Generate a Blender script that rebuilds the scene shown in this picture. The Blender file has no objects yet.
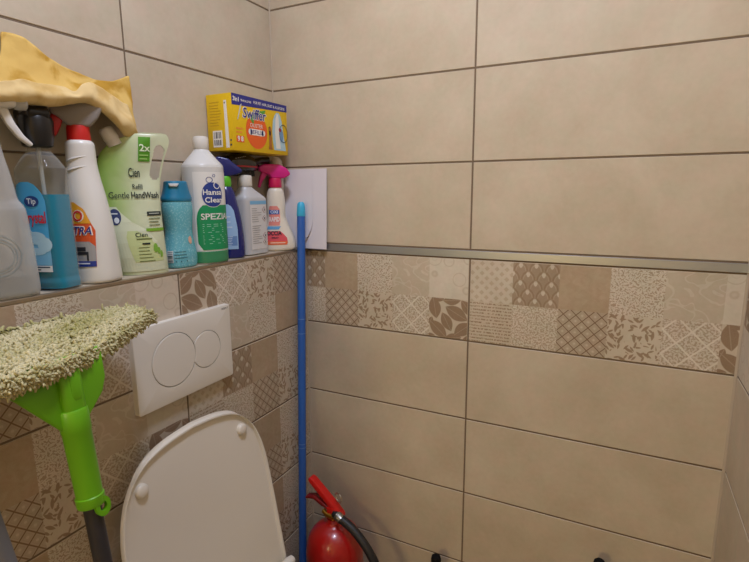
import bpy, bmesh, math, random
from mathutils import Vector, Matrix
R = random.Random(7)
S = bpy.context.scene
C = S.collection

# ------------------------------------------------------------------ camera
def set_camera():
    yaw, pitch, roll = -0.465497, -0.177331, -0.006347
    cy, sy, cp, sp = math.cos(yaw), math.sin(yaw), math.cos(pitch), math.sin(pitch)
    fwd = Vector((sy*cp, cy*cp, sp)); right = Vector((cy, -sy, 0)); up = right.cross(fwd)
    c, s = math.cos(roll), math.sin(roll)
    r2 = right*c + up*s; u2 = up*c - right*s
    m = Matrix((r2, u2, -fwd)).transposed().to_4x4()
    m.translation = Vector((0.7827, -1.1335, 1.35585))
    cam = bpy.data.cameras.new('camera'); cam.sensor_fit = 'HORIZONTAL'; cam.sensor_width = 36
    cam.lens = 498.896*36/749; cam.clip_start = 0.01
    o = bpy.data.objects.new('camera', cam); o.matrix_world = m; C.objects.link(o); S.camera = o
set_camera()

# ------------------------------------------------------------------ world, lights, exposure
w = bpy.data.worlds.new('world'); S.world = w; w.use_nodes = True
w.node_tree.nodes['Background'].inputs[0].default_value = (1, .93, .85, 1)
w.node_tree.nodes['Background'].inputs[1].default_value = 0.05
S.view_settings.view_transform = 'Standard'; S.view_settings.look = 'None'
S.view_settings.gamma = 1; S.view_settings.use_curve_mapping = False
S.view_settings.exposure = -0.10
def area(name, loc, rot, size, power, col):
    l = bpy.data.lights.new(name, 'AREA'); l.shape = 'DISK'; l.size = size; l.energy = power; l.color = col
    o = bpy.data.objects.new(name, l); o.location = loc; o.rotation_euler = rot; C.objects.link(o); return o
LAMP_XY = (0.50, -0.72)
area('ceiling_lamp_light', (LAMP_XY[0], LAMP_XY[1], 2.395), (0, 0, 0), 0.24, 11.8, (.885, .972, 1.26))
area('corridor_lamp_light', (0.20, -3.10, 1.75), (math.pi/2, 0, 0), 0.50, 16.5, (1, .80, .42))

# ------------------------------------------------------------------ helpers
def lin(c): c /= 255; return c/12.92 if c <= .04045 else ((c+.055)/1.055)**2.4
def rgb(r, g, b): return (lin(r), lin(g), lin(b), 1)

def link(name, me, mat=None, parent=None, loc=None, rot=None, smooth=None):
    o = bpy.data.objects.new(name, me); C.objects.link(o)
    if mat is not None:
        for m in (mat if isinstance(mat, (list, tuple)) else [mat]): me.materials.append(m)
    if parent is not None: o.parent = parent
    if loc is not None: o.location = loc
    if rot is not None: o.rotation_euler = rot
    if smooth is not None:
        me.set_sharp_from_angle(angle=math.radians(smooth)) if smooth < 180 else None
        for p in me.polygons: p.use_smooth = True
    return o
def pydata(name, v, f):
    me = bpy.data.meshes.new(name); me.from_pydata([tuple(x) for x in v], [], f); me.update(); return me
def bm_mesh(name, bm):
    bmesh.ops.recalc_face_normals(bm, faces=bm.faces)
    me = bpy.data.meshes.new(name); bm.to_mesh(me); bm.free(); return me
def tag(o, label=None, cat=None, group=None, kind=None):
    if label: o['label'] = label
    if cat: o['category'] = cat
    if group: o['group'] = group
    if kind: o['kind'] = kind
    return o
def empty(name, loc=(0,0,0), rz=0, rot=None):
    o = bpy.data.objects.new(name, None); o.empty_display_size = .03; C.objects.link(o); o.location = loc
    o.rotation_euler = rot if rot else (0, 0, rz); return o

def box_bm(bm, x0, x1, y0, y1, z0, z1, bev=0, seg=2):
    r = bmesh.ops.create_cube(bm, size=1)
    vs = r['verts']
    for v in vs:
        v.co = Vector((x0 if v.co.x < 0 else x1, y0 if v.co.y < 0 else y1, z0 if v.co.z < 0 else z1))
    if bev:
        es = list({e for v in vs for e in v.link_edges})
        bmesh.ops.bevel(bm, geom=es, offset=bev, segments=seg, affect='EDGES', profile=.5)
def box(name, b, mat, parent=None, bev=0, seg=2):
    bm = bmesh.new(); box_bm(bm, *b, bev=bev, seg=seg)
    return link(name, bm_mesh(name, bm), mat, parent, smooth=40 if bev else None)

def catmull(P, n):
    out = []
    for i in range(len(P)-1):
        p0 = P[max(i-1, 0)]; p1 = P[i]; p2 = P[i+1]; p3 = P[min(i+2, len(P)-1)]
        for k in range(n):
            t = k/n
            out.append([.5*((2*b)+(-a+c)*t+(2*a-5*b+4*c-d)*t*t+(-a+3*b-3*c+d)*t**3) for a, b, c, d in zip(p0, p1, p2, p3)])
    out.append(list(P[-1])); return out

def tube_data(path, rad, seg=16, cap=True):
    P = [Vector(p) for p in path]; n = len(P)
    rad = rad if isinstance(rad, (list, tuple)) else [rad]*n
    v = []; f = []
    T = [(P[min(i+1, n-1)]-P[max(i-1, 0)]).normalized() for i in range(n)]
    ref = Vector((0, 0, 1)) if abs(T[0].z) < .9 else Vector((1, 0, 0))
    A = T[0].cross(ref).normalized()
    for i in range(n):
        A = (A - T[i]*A.dot(T[i])).normalized(); B = T[i].cross(A)
        for k in range(seg):
            a = 2*math.pi*k/seg; v.append(P[i]+(A*math.cos(a)+B*math.sin(a))*rad[i])
    for i in range(n-1):
        for k in range(seg):
            f.append((i*seg+k, i*seg+(k+1) % seg, (i+1)*seg+(k+1) % seg, (i+1)*seg+k))
    if cap: f.append(tuple(range(seg-1, -1, -1))); f.append(tuple((n-1)*seg+k for k in range(seg)))
    return v, f
def tube(name, path, rad, mat, parent=None, seg=16, smooth=50):
    return link(name, pydata(name, *tube_data(path, rad, seg)), mat, parent, smooth=smooth)
def lathe(name, prof, mat, parent=None, seg=32, loc=None, smooth=40):
    v = []; f = []
    for r, z in prof:
        for k in range(seg):
            a = 2*math.pi*k/seg; v.append((max(r, 1e-5)*math.cos(a), max(r, 1e-5)*math.sin(a), z))
    for i in range(len(prof)-1):
        for k in range(seg):
            f.append((i*seg+k, i*seg+(k+1) % seg, (i+1)*seg+(k+1) % seg, (i+1)*seg+k))
    f.append(tuple(range(seg-1, -1, -1))); f.append(tuple((len(prof)-1)*seg+k for k in range(seg)))
    return link(name, pydata(name, v, f), mat, parent, loc=loc, smooth=smooth)
def prism(name, poly, th, mat, parent=None, frame=None, bev=.002, seg=2, smooth=40):
    """polygon (p,q) in the plane of frame axes 0,1, extruded +-th/2 along axis 2; frame = (origin, P, Q, N)"""
    o, P, Q, N = [Vector(a) for a in frame]
    bm = bmesh.new()
    a = [bm.verts.new(o+P*p+Q*q-N*th/2) for p, q in poly]
    b = [bm.verts.new(o+P*p+Q*q+N*th/2) for p, q in poly]
    n = len(poly)
    bm.faces.new(a); bm.faces.new(b[::-1])
    for i in range(n): bm.faces.new((a[i], b[i], b[(i+1) % n], a[(i+1) % n]))
    bmesh.ops.recalc_face_normals(bm, faces=bm.faces)
    if bev: bmesh.ops.bevel(bm, geom=list(bm.edges), offset=bev, segments=seg, affect='EDGES', profile=.5, clamp_overlap=True)
    return link(name, bm_mesh(name, bm), mat, parent, smooth=smooth)

# ------------------------------------------------------------------ materials
def newmat(name):
    m = bpy.data.materials.new(name); m.use_nodes = True
    nt = m.node_tree; return m, nt, nt.nodes['Principled BSDF'], nt.nodes['Material Output']
def simple(name, col, rough=.5, metal=0, spec=.5, trans=0, coat=0, noise=0, nscale=40, emit=0, sss=0):
    m, nt, b, out = newmat(name)
    b.inputs['Base Color'].default_value = col; b.inputs['Roughness'].default_value = rough
    b.inputs['Metallic'].default_value = metal; b.inputs['Specular IOR Level'].default_value = spec
    b.inputs['Transmission Weight'].default_value = trans; b.inputs['Coat Weight'].default_value = coat
    if sss:
        b.inputs['Subsurface Weight'].default_value = sss; b.inputs['Subsurface Radius'].default_value = (.01, .008, .006)
    if emit: b.inputs['Emission Color'].default_value = col; b.inputs['Emission Strength'].default_value = emit
    if noise:
        n = nt.nodes.new('ShaderNodeTexNoise'); n.inputs['Scale'].default_value = nscale; n.inputs['Detail'].default_value = 4
        tc = nt.nodes.new('ShaderNodeTexCoord'); nt.links.new(tc.outputs['Object'], n.inputs['Vector'])
        mx = nt.nodes.new('ShaderNodeMix'); mx.data_type = 'RGBA'
        mx.inputs[6].default_value = tuple(c*(1-noise) for c in col[:3])+(1,)
        mx.inputs[7].default_value = tuple(min(1, c*(1+noise)) for c in col[:3])+(1,)
        nt.links.new(n.outputs['Fac'], mx.inputs[0]); nt.links.new(mx.outputs[2], b.inputs['Base Color'])
    return m
def clear_mat(name, tint, opac, rough=.2, body=None):
    """thin clear or milky plastic: a transparent wall mixed with a glossy, lightly coloured skin"""
    m, nt, b, out = newmat(name)
    b.inputs['Base Color'].default_value = body or tint; b.inputs['Roughness'].default_value = rough
    t = nt.nodes.new('ShaderNodeBsdfTransparent'); t.inputs[0].default_value = tint
    mx = nt.nodes.new('ShaderNodeMixShader'); lw = nt.nodes.new('ShaderNodeLayerWeight'); lw.inputs[0].default_value = .25
    mr = nt.nodes.new('ShaderNodeMapRange'); mr.inputs[3].default_value = opac; mr.inputs[4].default_value = min(1, opac+.45)
    nt.links.new(lw.outputs['Facing'], mr.inputs[0]); nt.links.new(mr.outputs[0], mx.inputs[0])
    nt.links.new(t.outputs[0], mx.inputs[1]); nt.links.new(b.outputs[0], mx.inputs[2]); nt.links.new(mx.outputs[0], out.inputs[0])
    return m

# tiny expression language over math nodes, for the printed tile patterns
class X:
    nt = None
    def __init__(s, v): s.v = v
    @staticmethod
    def op(o, *a, clamp=False):
        n = X.nt.nodes.new('ShaderNodeMath'); n.operation = o; n.use_clamp = clamp
        for i, q in enumerate(a):
            q = q.v if isinstance(q, X) else q
            if isinstance(q, (int, float)): n.inputs[i].default_value = q
            else: X.nt.links.new(q, n.inputs[i])
        return X(n.outputs[0])
    def __add__(s, o): return X.op('ADD', s, o)
    __radd__ = __add__
    def __sub__(s, o): return X.op('SUBTRACT', s, o)
    def __rsub__(s, o): return X.op('SUBTRACT', o, s)
    def __mul__(s, o): return X.op('MULTIPLY', s, o)
    __rmul__ = __mul__
    def __truediv__(s, o): return X.op('DIVIDE', s, o)
    def __lt__(s, o): return X.op('LESS_THAN', s, o)
    def __gt__(s, o): return X.op('GREATER_THAN', s, o)
def xabs(a): return X.op('ABSOLUTE', a)
def fr(a): return X.op('FRACT', a)
def flo(a): return X.op('FLOOR', a)
def mn(a, b): return X.op('MINIMUM', a, b)
def mxx(a, b): return X.op('MAXIMUM', a, b)
def ln2(a, b): return X.op('SQRT', a*a+b*b)
def sstep(a, lo, hi):
    n = X.nt.nodes.new('ShaderNodeMapRange'); n.interpolation_type = 'SMOOTHSTEP'
    n.inputs[1].default_value = lo; n.inputs[2].default_value = hi
    X.nt.links.new(a.v, n.inputs[0]); return X(n.outputs[0])
def vec(a, b, c=0.0):
    n = X.nt.nodes.new('ShaderNodeCombineXYZ')
    for i, q in enumerate((a, b, c)):
        q = q.v if isinstance(q, X) else q
        if isinstance(q, (int, float)): n.inputs[i].default_value = q
        else: X.nt.links.new(q, n.inputs[i])
    return n.outputs[0]
def noise(v, sc, det=2, dist=0):
    n = X.nt.nodes.new('ShaderNodeTexNoise'); n.inputs['Scale'].default_value = sc; n.inputs['Detail'].default_value = det
    n.inputs['Distortion'].default_value = dist; X.nt.links.new(v, n.inputs['Vector']); return X(n.outputs['Fac'])
def wave(v, sc, dist, dsc=1.5, det=2):
    n = X.nt.nodes.new('ShaderNodeTexWave'); n.inputs['Scale'].default_value = sc; n.inputs['Distortion'].default_value = dist
    n.inputs['Detail'].default_value = det; n.inputs['Detail Scale'].default_value = dsc
    X.nt.links.new(v, n.inputs['Vector']); return X(n.outputs['Fac'])
def voro(v, sc, feat='F1', rnd=1.0):
    n = X.nt.nodes.new('ShaderNodeTexVoronoi'); n.feature = feat; n.inputs['Scale'].default_value = sc
    n.inputs['Randomness'].default_value = rnd; X.nt.links.new(v, n.inputs['Vector']); return n
def xin(t, lo, hi):  # 1 where t between
    return sstep(t, lo-.02, lo+.02)*(1-sstep(t, hi-.02, hi+.02))

TL, TM, TD = rgb(203, 190, 171), rgb(182, 164, 141), rgb(150, 127, 102)   # printed light, middle and dark browns
def tile_common(m, nt, b, colsock):
    """cloudy glaze over a colour, satin reflection, fine relief"""
    g = nt.nodes.new('ShaderNodeNewGeometry')
    oi = nt.nodes.new('ShaderNodeObjectInfo')
    mul = nt.nodes.new('ShaderNodeMath'); mul.operation = 'MULTIPLY'; mul.inputs[1].default_value = 37.0
    nt.links.new(oi.outputs['Random'], mul.inputs[0])
    n1 = nt.nodes.new('ShaderNodeTexNoise'); n1.noise_dimensions = '4D'; n1.inputs['Scale'].default_value = 7; n1.inputs['Detail'].default_value = 6
    n1.inputs['Roughness'].default_value = .6; n1.inputs['Distortion'].default_value = .3
    nt.links.new(g.outputs['Position'], n1.inputs['Vector']); nt.links.new(mul.outputs[0], n1.inputs['W'])
    n2 = nt.nodes.new('ShaderNodeTexNoise'); n2.noise_dimensions = '4D'; n2.inputs['Scale'].default_value = 90; n2.inputs['Detail'].default_value = 3
    nt.links.new(g.outputs['Position'], n2.inputs['Vector']); nt.links.new(mul.outputs[0], n2.inputs['W'])
    ad = nt.nodes.new('ShaderNodeMath'); ad.operation = 'MULTIPLY_ADD'; ad.inputs[1].default_value = .25
    nt.links.new(n2.outputs['Fac'], ad.inputs[0]); nt.links.new(n1.outputs['Fac'], ad.inputs[2])
    mr = nt.nodes.new('ShaderNodeMapRange'); mr.inputs[1].default_value = .4; mr.inputs[2].default_value = .85
    nt.links.new(ad.outputs[0], mr.inputs[0])
    cr = nt.nodes.new('ShaderNodeMix'); cr.data_type = 'RGBA'
    cr.inputs[6].default_value = (.84, .83, .78, 1); cr.inputs[7].default_value = (1.04, 1.06, 1.06, 1)
    nt.links.new(mr.outputs[0], cr.inputs[0])
    mu = nt.nodes.new('ShaderNodeMix'); mu.data_type = 'RGBA'; mu.blend_type = 'MULTIPLY'; mu.inputs[0].default_value = 1
    n3 = nt.nodes.new('ShaderNodeTexNoise'); n3.noise_dimensions = '4D'; n3.inputs['Scale'].default_value = 30; n3.inputs['Detail'].default_value = 4
    nt.links.new(g.outputs['Position'], n3.inputs['Vector']); nt.links.new(mul.outputs[0], n3.inputs['W'])
    hr = nt.nodes.new('ShaderNodeMapRange'); hr.inputs[1].default_value = .35; hr.inputs[2].default_value = .65; nt.links.new(n3.outputs['Fac'], hr.inputs[0])
    hm = nt.nodes.new('ShaderNodeMix'); hm.data_type = 'RGBA'; hm.inputs[6].default_value = (1.03, .985, .985, 1); hm.inputs[7].default_value = (.98, 1.005, .985, 1)
    nt.links.new(hr.outputs[0], hm.inputs[0])
    m2 = nt.nodes.new('ShaderNodeMix'); m2.data_type = 'RGBA'; m2.blend_type = 'MULTIPLY'; m2.inputs[0].default_value = 1
    nt.links.new(cr.outputs[2], m2.inputs[6]); nt.links.new(hm.outputs[2], m2.inputs[7])
    nt.links.new(colsock, mu.inputs[6]); nt.links.new(m2.outputs[2], mu.inputs[7])
    nt.links.new(mu.outputs[2], b.inputs['Base Color'])
    b.inputs['Roughness'].default_value = .5; b.inputs['Specular IOR Level'].default_value = .35
    bp = nt.nodes.new('ShaderNodeBump'); bp.inputs['Strength'].default_value = .08; bp.inputs['Distance'].default_value = .002
    nt.links.new(n2.outputs['Fac'], bp.inputs['Height']); nt.links.new(bp.outputs[0], b.inputs['Normal'])

def plain_tile():
    m, nt, b, out = newmat('plain_beige_tile')
    c = nt.nodes.new('ShaderNodeRGB'); c.outputs[0].default_value = rgb(197, 182, 160)
    tile_common(m, nt, b, c.outputs[0]); return m

def pattern(name, fn):
    m, nt, b, out = newmat('tile_print_'+name); X.nt = nt
    uv = nt.nodes.new('ShaderNodeUVMap'); uv.uv_map = 'UVMap'
    sp = nt.nodes.new('ShaderNodeSeparateXYZ'); nt.links.new(uv.outputs[0], sp.inputs[0])
    u, v = X(sp.outputs[0]), X(sp.outputs[1])
    d, c0, c1 = fn(u, v, uv.outputs[0])
    mx = nt.nodes.new('ShaderNodeMix'); mx.data_type = 'RGBA'
    mx.inputs[6].default_value = c0; mx.inputs[7].default_value = c1
    nt.links.new(X.op('ADD', d, 0, clamp=True).v, mx.inputs[0])
    tile_common(m, nt, b, mx.outputs[2]); return m

def p_chk(u, v, p):
    a = fr((u+v)*4.4+.2)-.5; c = fr((u-v)*4.4+.2)-.5
    d = (1-sstep(mxx(xabs(a), xabs(c)), .22, .3))
    return d*.75+noise(p, 30)*.35-.12, TL, TM
def p_fan(u, v, p):
    # overlapping fan scales: each row of arches covers the row above it
    def scale(off, voff):
        x = (fr(u*3.0+off)-.5)/3.0; y = (fr(v*2.5+voff))/2.5
        return ln2(x, y*.78), x, y
    ra, xa, ya = scale(0, 0); rb, xb, yb = scale(.5, .5)
    r = mn(ra*1.0, ra)
    ina = 1-sstep(ra, .158, .166)
    def shade(r, x, y):
        core = 1-sstep(ln2(x*(1.5-y*3.0), (y-.12)*.75), .038, .055)
        rim = sstep(r, .115, .128)*(1-sstep(r, .150, .158))
        return .82+rim*.18-core*.75-xin(r*10, .95, 1.12)*.25
    d = ina*shade(ra, xa, ya)+(1-ina)*shade(rb, xb, yb)
    return d+noise(p, 25)*.2-.1, TL, TD
def p_plain(u, v, p):
    return noise(p, 6, 5, 1.5)*.8+noise(p, 45)*.3-.05, rgb(192, 174, 149), rgb(164, 139, 111)
def p_pais(u, v, p):
    s = xin(fr(noise(p, 2.6, 1, .5)*5), .40, .60)
    return .55-s*.4+noise(p, 20)*.2-.1, rgb(206, 194, 176), TM
def p_flower(u, v, p):
    e = X(voro(vec(u, v), 2.3, 'F1', .8).outputs['Distance'])
    return xin(e, .40, .44)*.55+xin(e, .16, .19)*.3+noise(p, 14)*.3, rgb(211, 200, 183), rgb(186, 169, 147)
def p_text(u, v, p):
    row = flo(v*13); f = fr(v*13)
    n = noise(vec(u*30, row*7.3+f*1.2), 1.0, 2)
    d = xin(f, .25, .72)*sstep(n, .42, .56)
    return d*.95+noise(p, 12)*.2, rgb(202, 188, 167), TD
def p_speck(u, v, p):
    return sstep(noise(p, 26, 3), .42, .6)*.85, rgb(210, 199, 181), rgb(166, 145, 121)
def p_latt(u, v, p):
    a = fr((u+v)*3.9+.05)-.5; c = fr((u-v)*3.9+.05)-.5
    e = mxx(xabs(a), xabs(c)); dot = 1-sstep(ln2(a, c), .08, .15)
    inner = xin(e, .25, .33)
    return sstep(e, .42, .46)*.75+.28+inner*.1-dot*.5, rgb(200, 185, 164), rgb(132, 107, 83)
def leaves(u, v, sc, L, W, off, rnd=1.0):
    vn = voro(vec(u+off, v+off*.37), sc, rnd=rnd)
    sp = X.nt.nodes.new('ShaderNodeSeparateXYZ'); X.nt.links.new(vn.outputs['Position'], sp.inputs[0])
    co = X.nt.nodes.new('ShaderNodeSeparateColor'); X.nt.links.new(vn.outputs['Color'], co.inputs[0])
    dx = u+off-X(sp.outputs[0]); dy = v+off*.37-X(sp.outputs[1]); a = X(co.outputs[0])*6.28
    cs = X.op('COSINE', a); sn = X.op('SINE', a)
    x = dx*cs+dy*sn; y = dy*cs-dx*sn
    return 1-sstep((x*x)*(1/L**2)+xabs(y)*(1/W), .80, 1.1)
def p_twig(u, v, p):
    d = mxx(leaves(u, v, 4.4, .105, .032, 0), leaves(u, v, 6.4, .07, .022, 3.7))
    return d*.85+noise(p, 30)*.15, rgb(205, 192, 172), rgb(150, 126, 101)
def p_vine(u, v, p):
    d = mxx(leaves(u, v, 13, .05, .0125, 1.3), mxx(leaves(u, v, 15, .045, .0115, 5.1), leaves(u, v, 17, .042, .011, 9.7)))
    return .80-d*.8+noise(p, 40)*.12, rgb(212, 201, 184), rgb(164, 143, 119)
def p_orn(u, v, p):
    a = fr((u+v)*1.95+.45)-.5; c = fr((u-v)*1.95+.5)-.5
    e = mxx(xabs(a), xabs(c)); line = sstep(e, .445, .47)
    fil = sstep(noise(p, 24, 3), .45, .56)
    return .25+fil*.65-line*1.0, rgb(216, 206, 190), rgb(168, 149, 126)
LEAVES = [(.15,.75,100,.27,.15),(.70,.65,-28,.31,.16),(.46,.42,-62,.25,.13),(.86,.27,38,.26,.15),(.24,.22,-42,.30,.15),
          (.22,1.0,-10,.18,.09),(.58,.96,5,.22,.11),(.97,.80,-50,.24,.12),(.62,.03,12,.22,.11),(.97,-.01,60,.2,.1),(.05,.42,70,.10,.06),(.02,.0,20,.15,.09)]
def p_leaf(u, v, p):
    d = None; vein = None
    for cx, cy, an, l, wd in LEAVES:
        a = math.radians(an); cs, sn = math.cos(a), math.sin(a)
        dx = u-cx; dy = v-cy; x = dx*cs+dy*sn; y = dy*cs-dx*sn; h = l*1.04; wd = wd*2.2
        t = x*x*(1/h**2)+xabs(y)*(2/wd)
        k = 1-sstep(t, .88, 1.02)
        ve = (1-sstep(xabs(y), .004, .014))*k
        d = k if d is None else mxx(d, k); vein = ve if vein is None else mxx(vein, ve)
    return d*(.95+noise(p, 40)*.25-.12)-vein*.25, rgb(198, 184, 164), rgb(144, 120, 96)

PLAIN = plain_tile()
PRINTS = [pattern(n, f) for n, f in (('chk', p_chk), ('fan', p_fan), ('mottle', p_plain), ('vine', p_vine), ('paisley', p_pais), ('flower', p_flower),
          ('script', p_text), ('speckle', p_speck), ('lattice', p_latt), ('twig', p_twig), ('ornament', p_orn), ('leaf', p_leaf))]
GROUT = simple('brown_grout', rgb(114, 97, 78), .9, noise=.12, nscale=60)
PLASTER = simple('white_plaster', rgb(226, 220, 208), .9, noise=.03, nscale=9)
CORR = simple('corridor_plaster', rgb(222, 208, 182), .9, noise=.03, nscale=9)
FLOORM = simple('floor_tile_brown', rgb(186, 160, 124), .5, noise=.12, nscale=14)
DOORM = simple('door_white', rgb(214, 206, 192), .45)
def steel_mat():
    m, nt, b, out = newmat('brushed_steel')
    b.inputs['Base Color'].default_value = rgb(190, 196, 206); b.inputs['Metallic'].default_value = 1; b.inputs['Roughness'].default_value = .3
    tc = nt.nodes.new('ShaderNodeTexCoord'); mp = nt.nodes.new('ShaderNodeMapping'); mp.inputs['Scale'].default_value = (6, 6, 900)
    n = nt.nodes.new('ShaderNodeTexNoise'); n.inputs['Scale'].default_value = 2
    nt.links.new(tc.outputs['Object'], mp.inputs[0]); nt.links.new(mp.outputs[0], n.inputs['Vector'])
    mr = nt.nodes.new('ShaderNodeMapRange'); mr.inputs[3].default_value = .26; mr.inputs[4].default_value = .38
    nt.links.new(n.outputs['Fac'], mr.inputs[0]); nt.links.new(mr.outputs[0], b.inputs['Roughness'])
    return m
STEEL = steel_mat()

# ------------------------------------------------------------------ room shell
Z0, ZT, XR, XU, V1, YB = 1.2, 1.221, 0.997, -0.0885, 0.4636, -0.4384
ZC, YF, LEDGE = 2.42, -1.52, 1.204
GAP, TH = 0.0019, 0.0012
def struct(name, b, mat, label, cat):
    return tag(box(name, b, mat), label, cat, kind='structure')
wall_back = struct('wall_back', (XU-.1, XR+.1, TH, .12, 0, ZC), GROUT, 'back wall of beige tiles with a patterned band under a metal strip', 'wall')
wall_left = struct('wall_left', (XU-.12, XU-TH, YF, TH, LEDGE-.05, ZC), GROUT, 'recessed left wall of plain beige tiles above the bottle ledge', 'wall')
wall_cistern = struct('wall_cistern', (XU-.1, -TH, YF, TH, 0, LEDGE-.008), GROUT, 'boxed-in lower left wall of patchwork patterned tiles behind the toilet', 'wall')
wall_right = struct('wall_right', (XR+TH, XR+.12, YF, TH, 0, ZC), GROUT, 'right wall of beige tiles seen at the frame edge', 'wall')
floor = struct('floor', (XU-.1, XR+.1, -3.2, .1, -.1, 0), FLOORM, 'brown floor of the small toilet room', 'floor')
ceiling = struct('ceiling', (XU-.1, XR+.1, -3.2, .1, ZC, ZC+.1), PLASTER, 'white plaster ceiling of the toilet room', 'ceiling')
bm = bmesh.new()
box_bm(bm, XU-.1, .14, YF-.1, YF, 0, ZC); box_bm(bm, .93, XR+.1, YF-.1, YF, 0, ZC); box_bm(bm, .14, .93, YF-.1, YF, 2.02, ZC)
tag(link('wall_front', bm_mesh('wall_front', bm), PLASTER), 'front wall with the open doorway into the corridor', 'wall', kind='structure')
bm = bmesh.new()
box_bm(bm, XU-.1, XR+.1, -3.3, -3.2, 0, ZC); box_bm(bm, XU-.2, XU-.1, -3.2, YF-.1, 0, ZC); box_bm(bm, XR+.1, XR+.2, -3.2, YF-.1, 0, ZC)
tag(link('wall_corridor', bm_mesh('wall_corridor', bm), CORR), 'cream corridor walls outside the open doorway', 'wall', kind='structure')

tile_cache = {}
def tile_mesh(wd, ht, deco=None):
    """tile w x h, origin at lower-left of its front face, front towards -Y; deco = (offset of the cut, rotated)"""
    key = (round(wd, 4), round(ht, 4), deco)
    if key in tile_cache: return tile_cache[key]
    ch = .0009; v = []; f = []; mi = []; uvs = []
    def quad(pts, m, uv=None):
        b = len(v); v.extend(pts); f.append((b, b+1, b+2, b+3)); mi.append(m); uvs.append(uv or [(0, 0)]*4)
    o = [(0, ch, 0), (wd, ch, 0), (wd, ch, ht), (0, ch, ht)]; i = [(ch, 0, ch), (wd-ch, 0, ch), (wd-ch, 0, ht-ch), (ch, 0, ht-ch)]
    k = [(0, .006, 0), (wd, .006, 0), (wd, .006, ht), (0, .006, ht)]
    for a in range(4):
        b_ = (a+1) % 4
        quad([o[a], o[b_], i[b_], i[a]], 0); quad([k[a], k[b_], o[b_], o[a]], 0)
    if deco is None: quad(i, 0)
    else:
        off, rot = deco
        for cx in range(6):
            for cz in range(2):
                xa, xb = max(ch, cx*.1-GAP-off), min(wd-ch, (cx+1)*.1-GAP-off)
                za, zb = max(ch, cz*.1-GAP), min(ht-ch, (cz+1)*.1-GAP)
                if xb-xa < 1e-4 or zb-za < 1e-4: continue
                ua, ub = (xa+off+GAP)*10-cx, (xb+off+GAP)*10-cx; va, vb = (za+GAP)*10-cz, (zb+GAP)*10-cz
                col, row = cx, 1-cz
                if rot: col, row = 5-cx, cz; ua, ub, va, vb = 1-ua, 1-ub, 1-va, 1-vb
                quad([(xa, 0, za), (xb, 0, za), (xb, 0, zb), (xa, 0, zb)], 1+row*6+col, [(ua, va), (ub, va), (ub, vb), (ua, vb)])
    me = bpy.data.meshes.new('tile'); me.from_pydata(v, [], f); me.update()
    me.materials.append(PLAIN)
    if deco is not None:
        for m in PRINTS: me.materials.append(m)
    ul = me.uv_layers.new(name='UVMap')
    for p, m, uv in zip(me.polygons, mi, uvs):
        p.material_index = m
        for li, q in zip(p.loop_indices, uv): ul.data[li].uv = q
    tile_cache[key] = me; return me
def lay(wall, origin, rz, x0, x1, start, rows, rotset=()):
    """rows: (z0, z1, deco?) ; x along the wall from x0 to x1, full tiles .6 wide counted from start"""
    M = Matrix.Translation(origin) @ Matrix.Rotation(rz, 4, 'Z')
    for ri, (za, zb, deco) in enumerate(rows):
        k = math.floor((x0-start)/.6+1e-6)
        while start+k*.6 < x1-1e-6:
            a = start+k*.6; xa, xb = max(a, x0), min(a+.6, x1)
            if xb-xa > .004:
                d = (round(xa-a, 4), (ri, k) in rotset) if deco else None
                me = tile_mesh(xb-xa-2*GAP, zb-za-2*GAP, d)
                o = bpy.data.objects.new('tile', me); C.objects.link(o); o.parent = wall
                o.matrix_local = M @ Matrix.Translation((xa+GAP, 0, za+GAP))
            k += 1
low = lambda deco_rows: [(max(0, Z0-.2*(k+1)), Z0-.2*k, k < deco_rows) for k in range(6)]
high = [(ZT+.2*k, min(ZT+.2*(k+1), ZC), False) for k in range(6)]
lay(wall_back, (0, 0, 0), 0, 0, XR, V1, low(1))
lay(wall_back, (0, 0, 0), 0, XU, XR, V1, high)
lay(wall_cistern, (0, 0, 0), math.pi/2, YF, 0, YB, low(6), {(0, 0)})
lay(wall_left, (XU, 0, 0), math.pi/2, YF, 0, YB-.0075, high)
lay(wall_right, (XR, 0, 0), -math.pi/2, 0, -YF, 0, low(1), {(0, 0)})
lay(wall_right, (XR, 0, 0), -math.pi/2, 0, -YF, 0, high)
# ledge on top of the boxed-in wall: flat tiles
for k, (ya, yb) in enumerate(((YF, -1.04), (-1.037, -.44), (-.437, 0))):
    box('ledge_tile', (XU, -.0025, ya, yb-.001, LEDGE-.008, LEDGE), PLAIN, wall_cistern, bev=.0007, seg=1)
# strip of tile between ledge and first full row on the recessed wall is covered by a low skirting piece
for (ya, yb) in ((YF, YB-.0075), (YB-.0045, 0)):
    box('tile', (XU-.004, XU, ya, yb-.001, LEDGE, ZT-.0015), PLAIN, wall_left, bev=.0007, seg=1)

def strip(name, frame, length, label):
    o, P = frame
    prof = [(0, .0014), (.0044, .0014), (.0050, .0020), (.0050, .0180), (.0044, .0186), (0, .0186)]
    v = []; f = []; n = len(prof); P = Vector(P); N = Vector((P.y, -P.x, 0))
    for s in (0, length):
        for d, z in prof: v.append(Vector(o)+P*s+N*d+Vector((0, 0, z)))
    for i in range(n): f.append((i, (i+1) % n, n+(i+1) % n, n+i))
    f += [tuple(range(n-1, -1, -1)), tuple(range(n, 2*n))]
    ob = link(name, pydata(name, v, f), STEEL, smooth=30); return tag(ob, label, 'trim', kind='structure')
strip('trim_1', ((.0, .003, Z0+.0005), (1, 0, 0)), XR, 'brushed metal strip running along the back wall above the patterned band')
strip('trim_2', ((XR+.003, 0, Z0+.0005), (0, -1, 0)), -YF, 'brushed metal strip running along the right wall')
EDGE = simple('bronze_edge_profile', rgb(158, 140, 116), .35, metal=.6)
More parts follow.
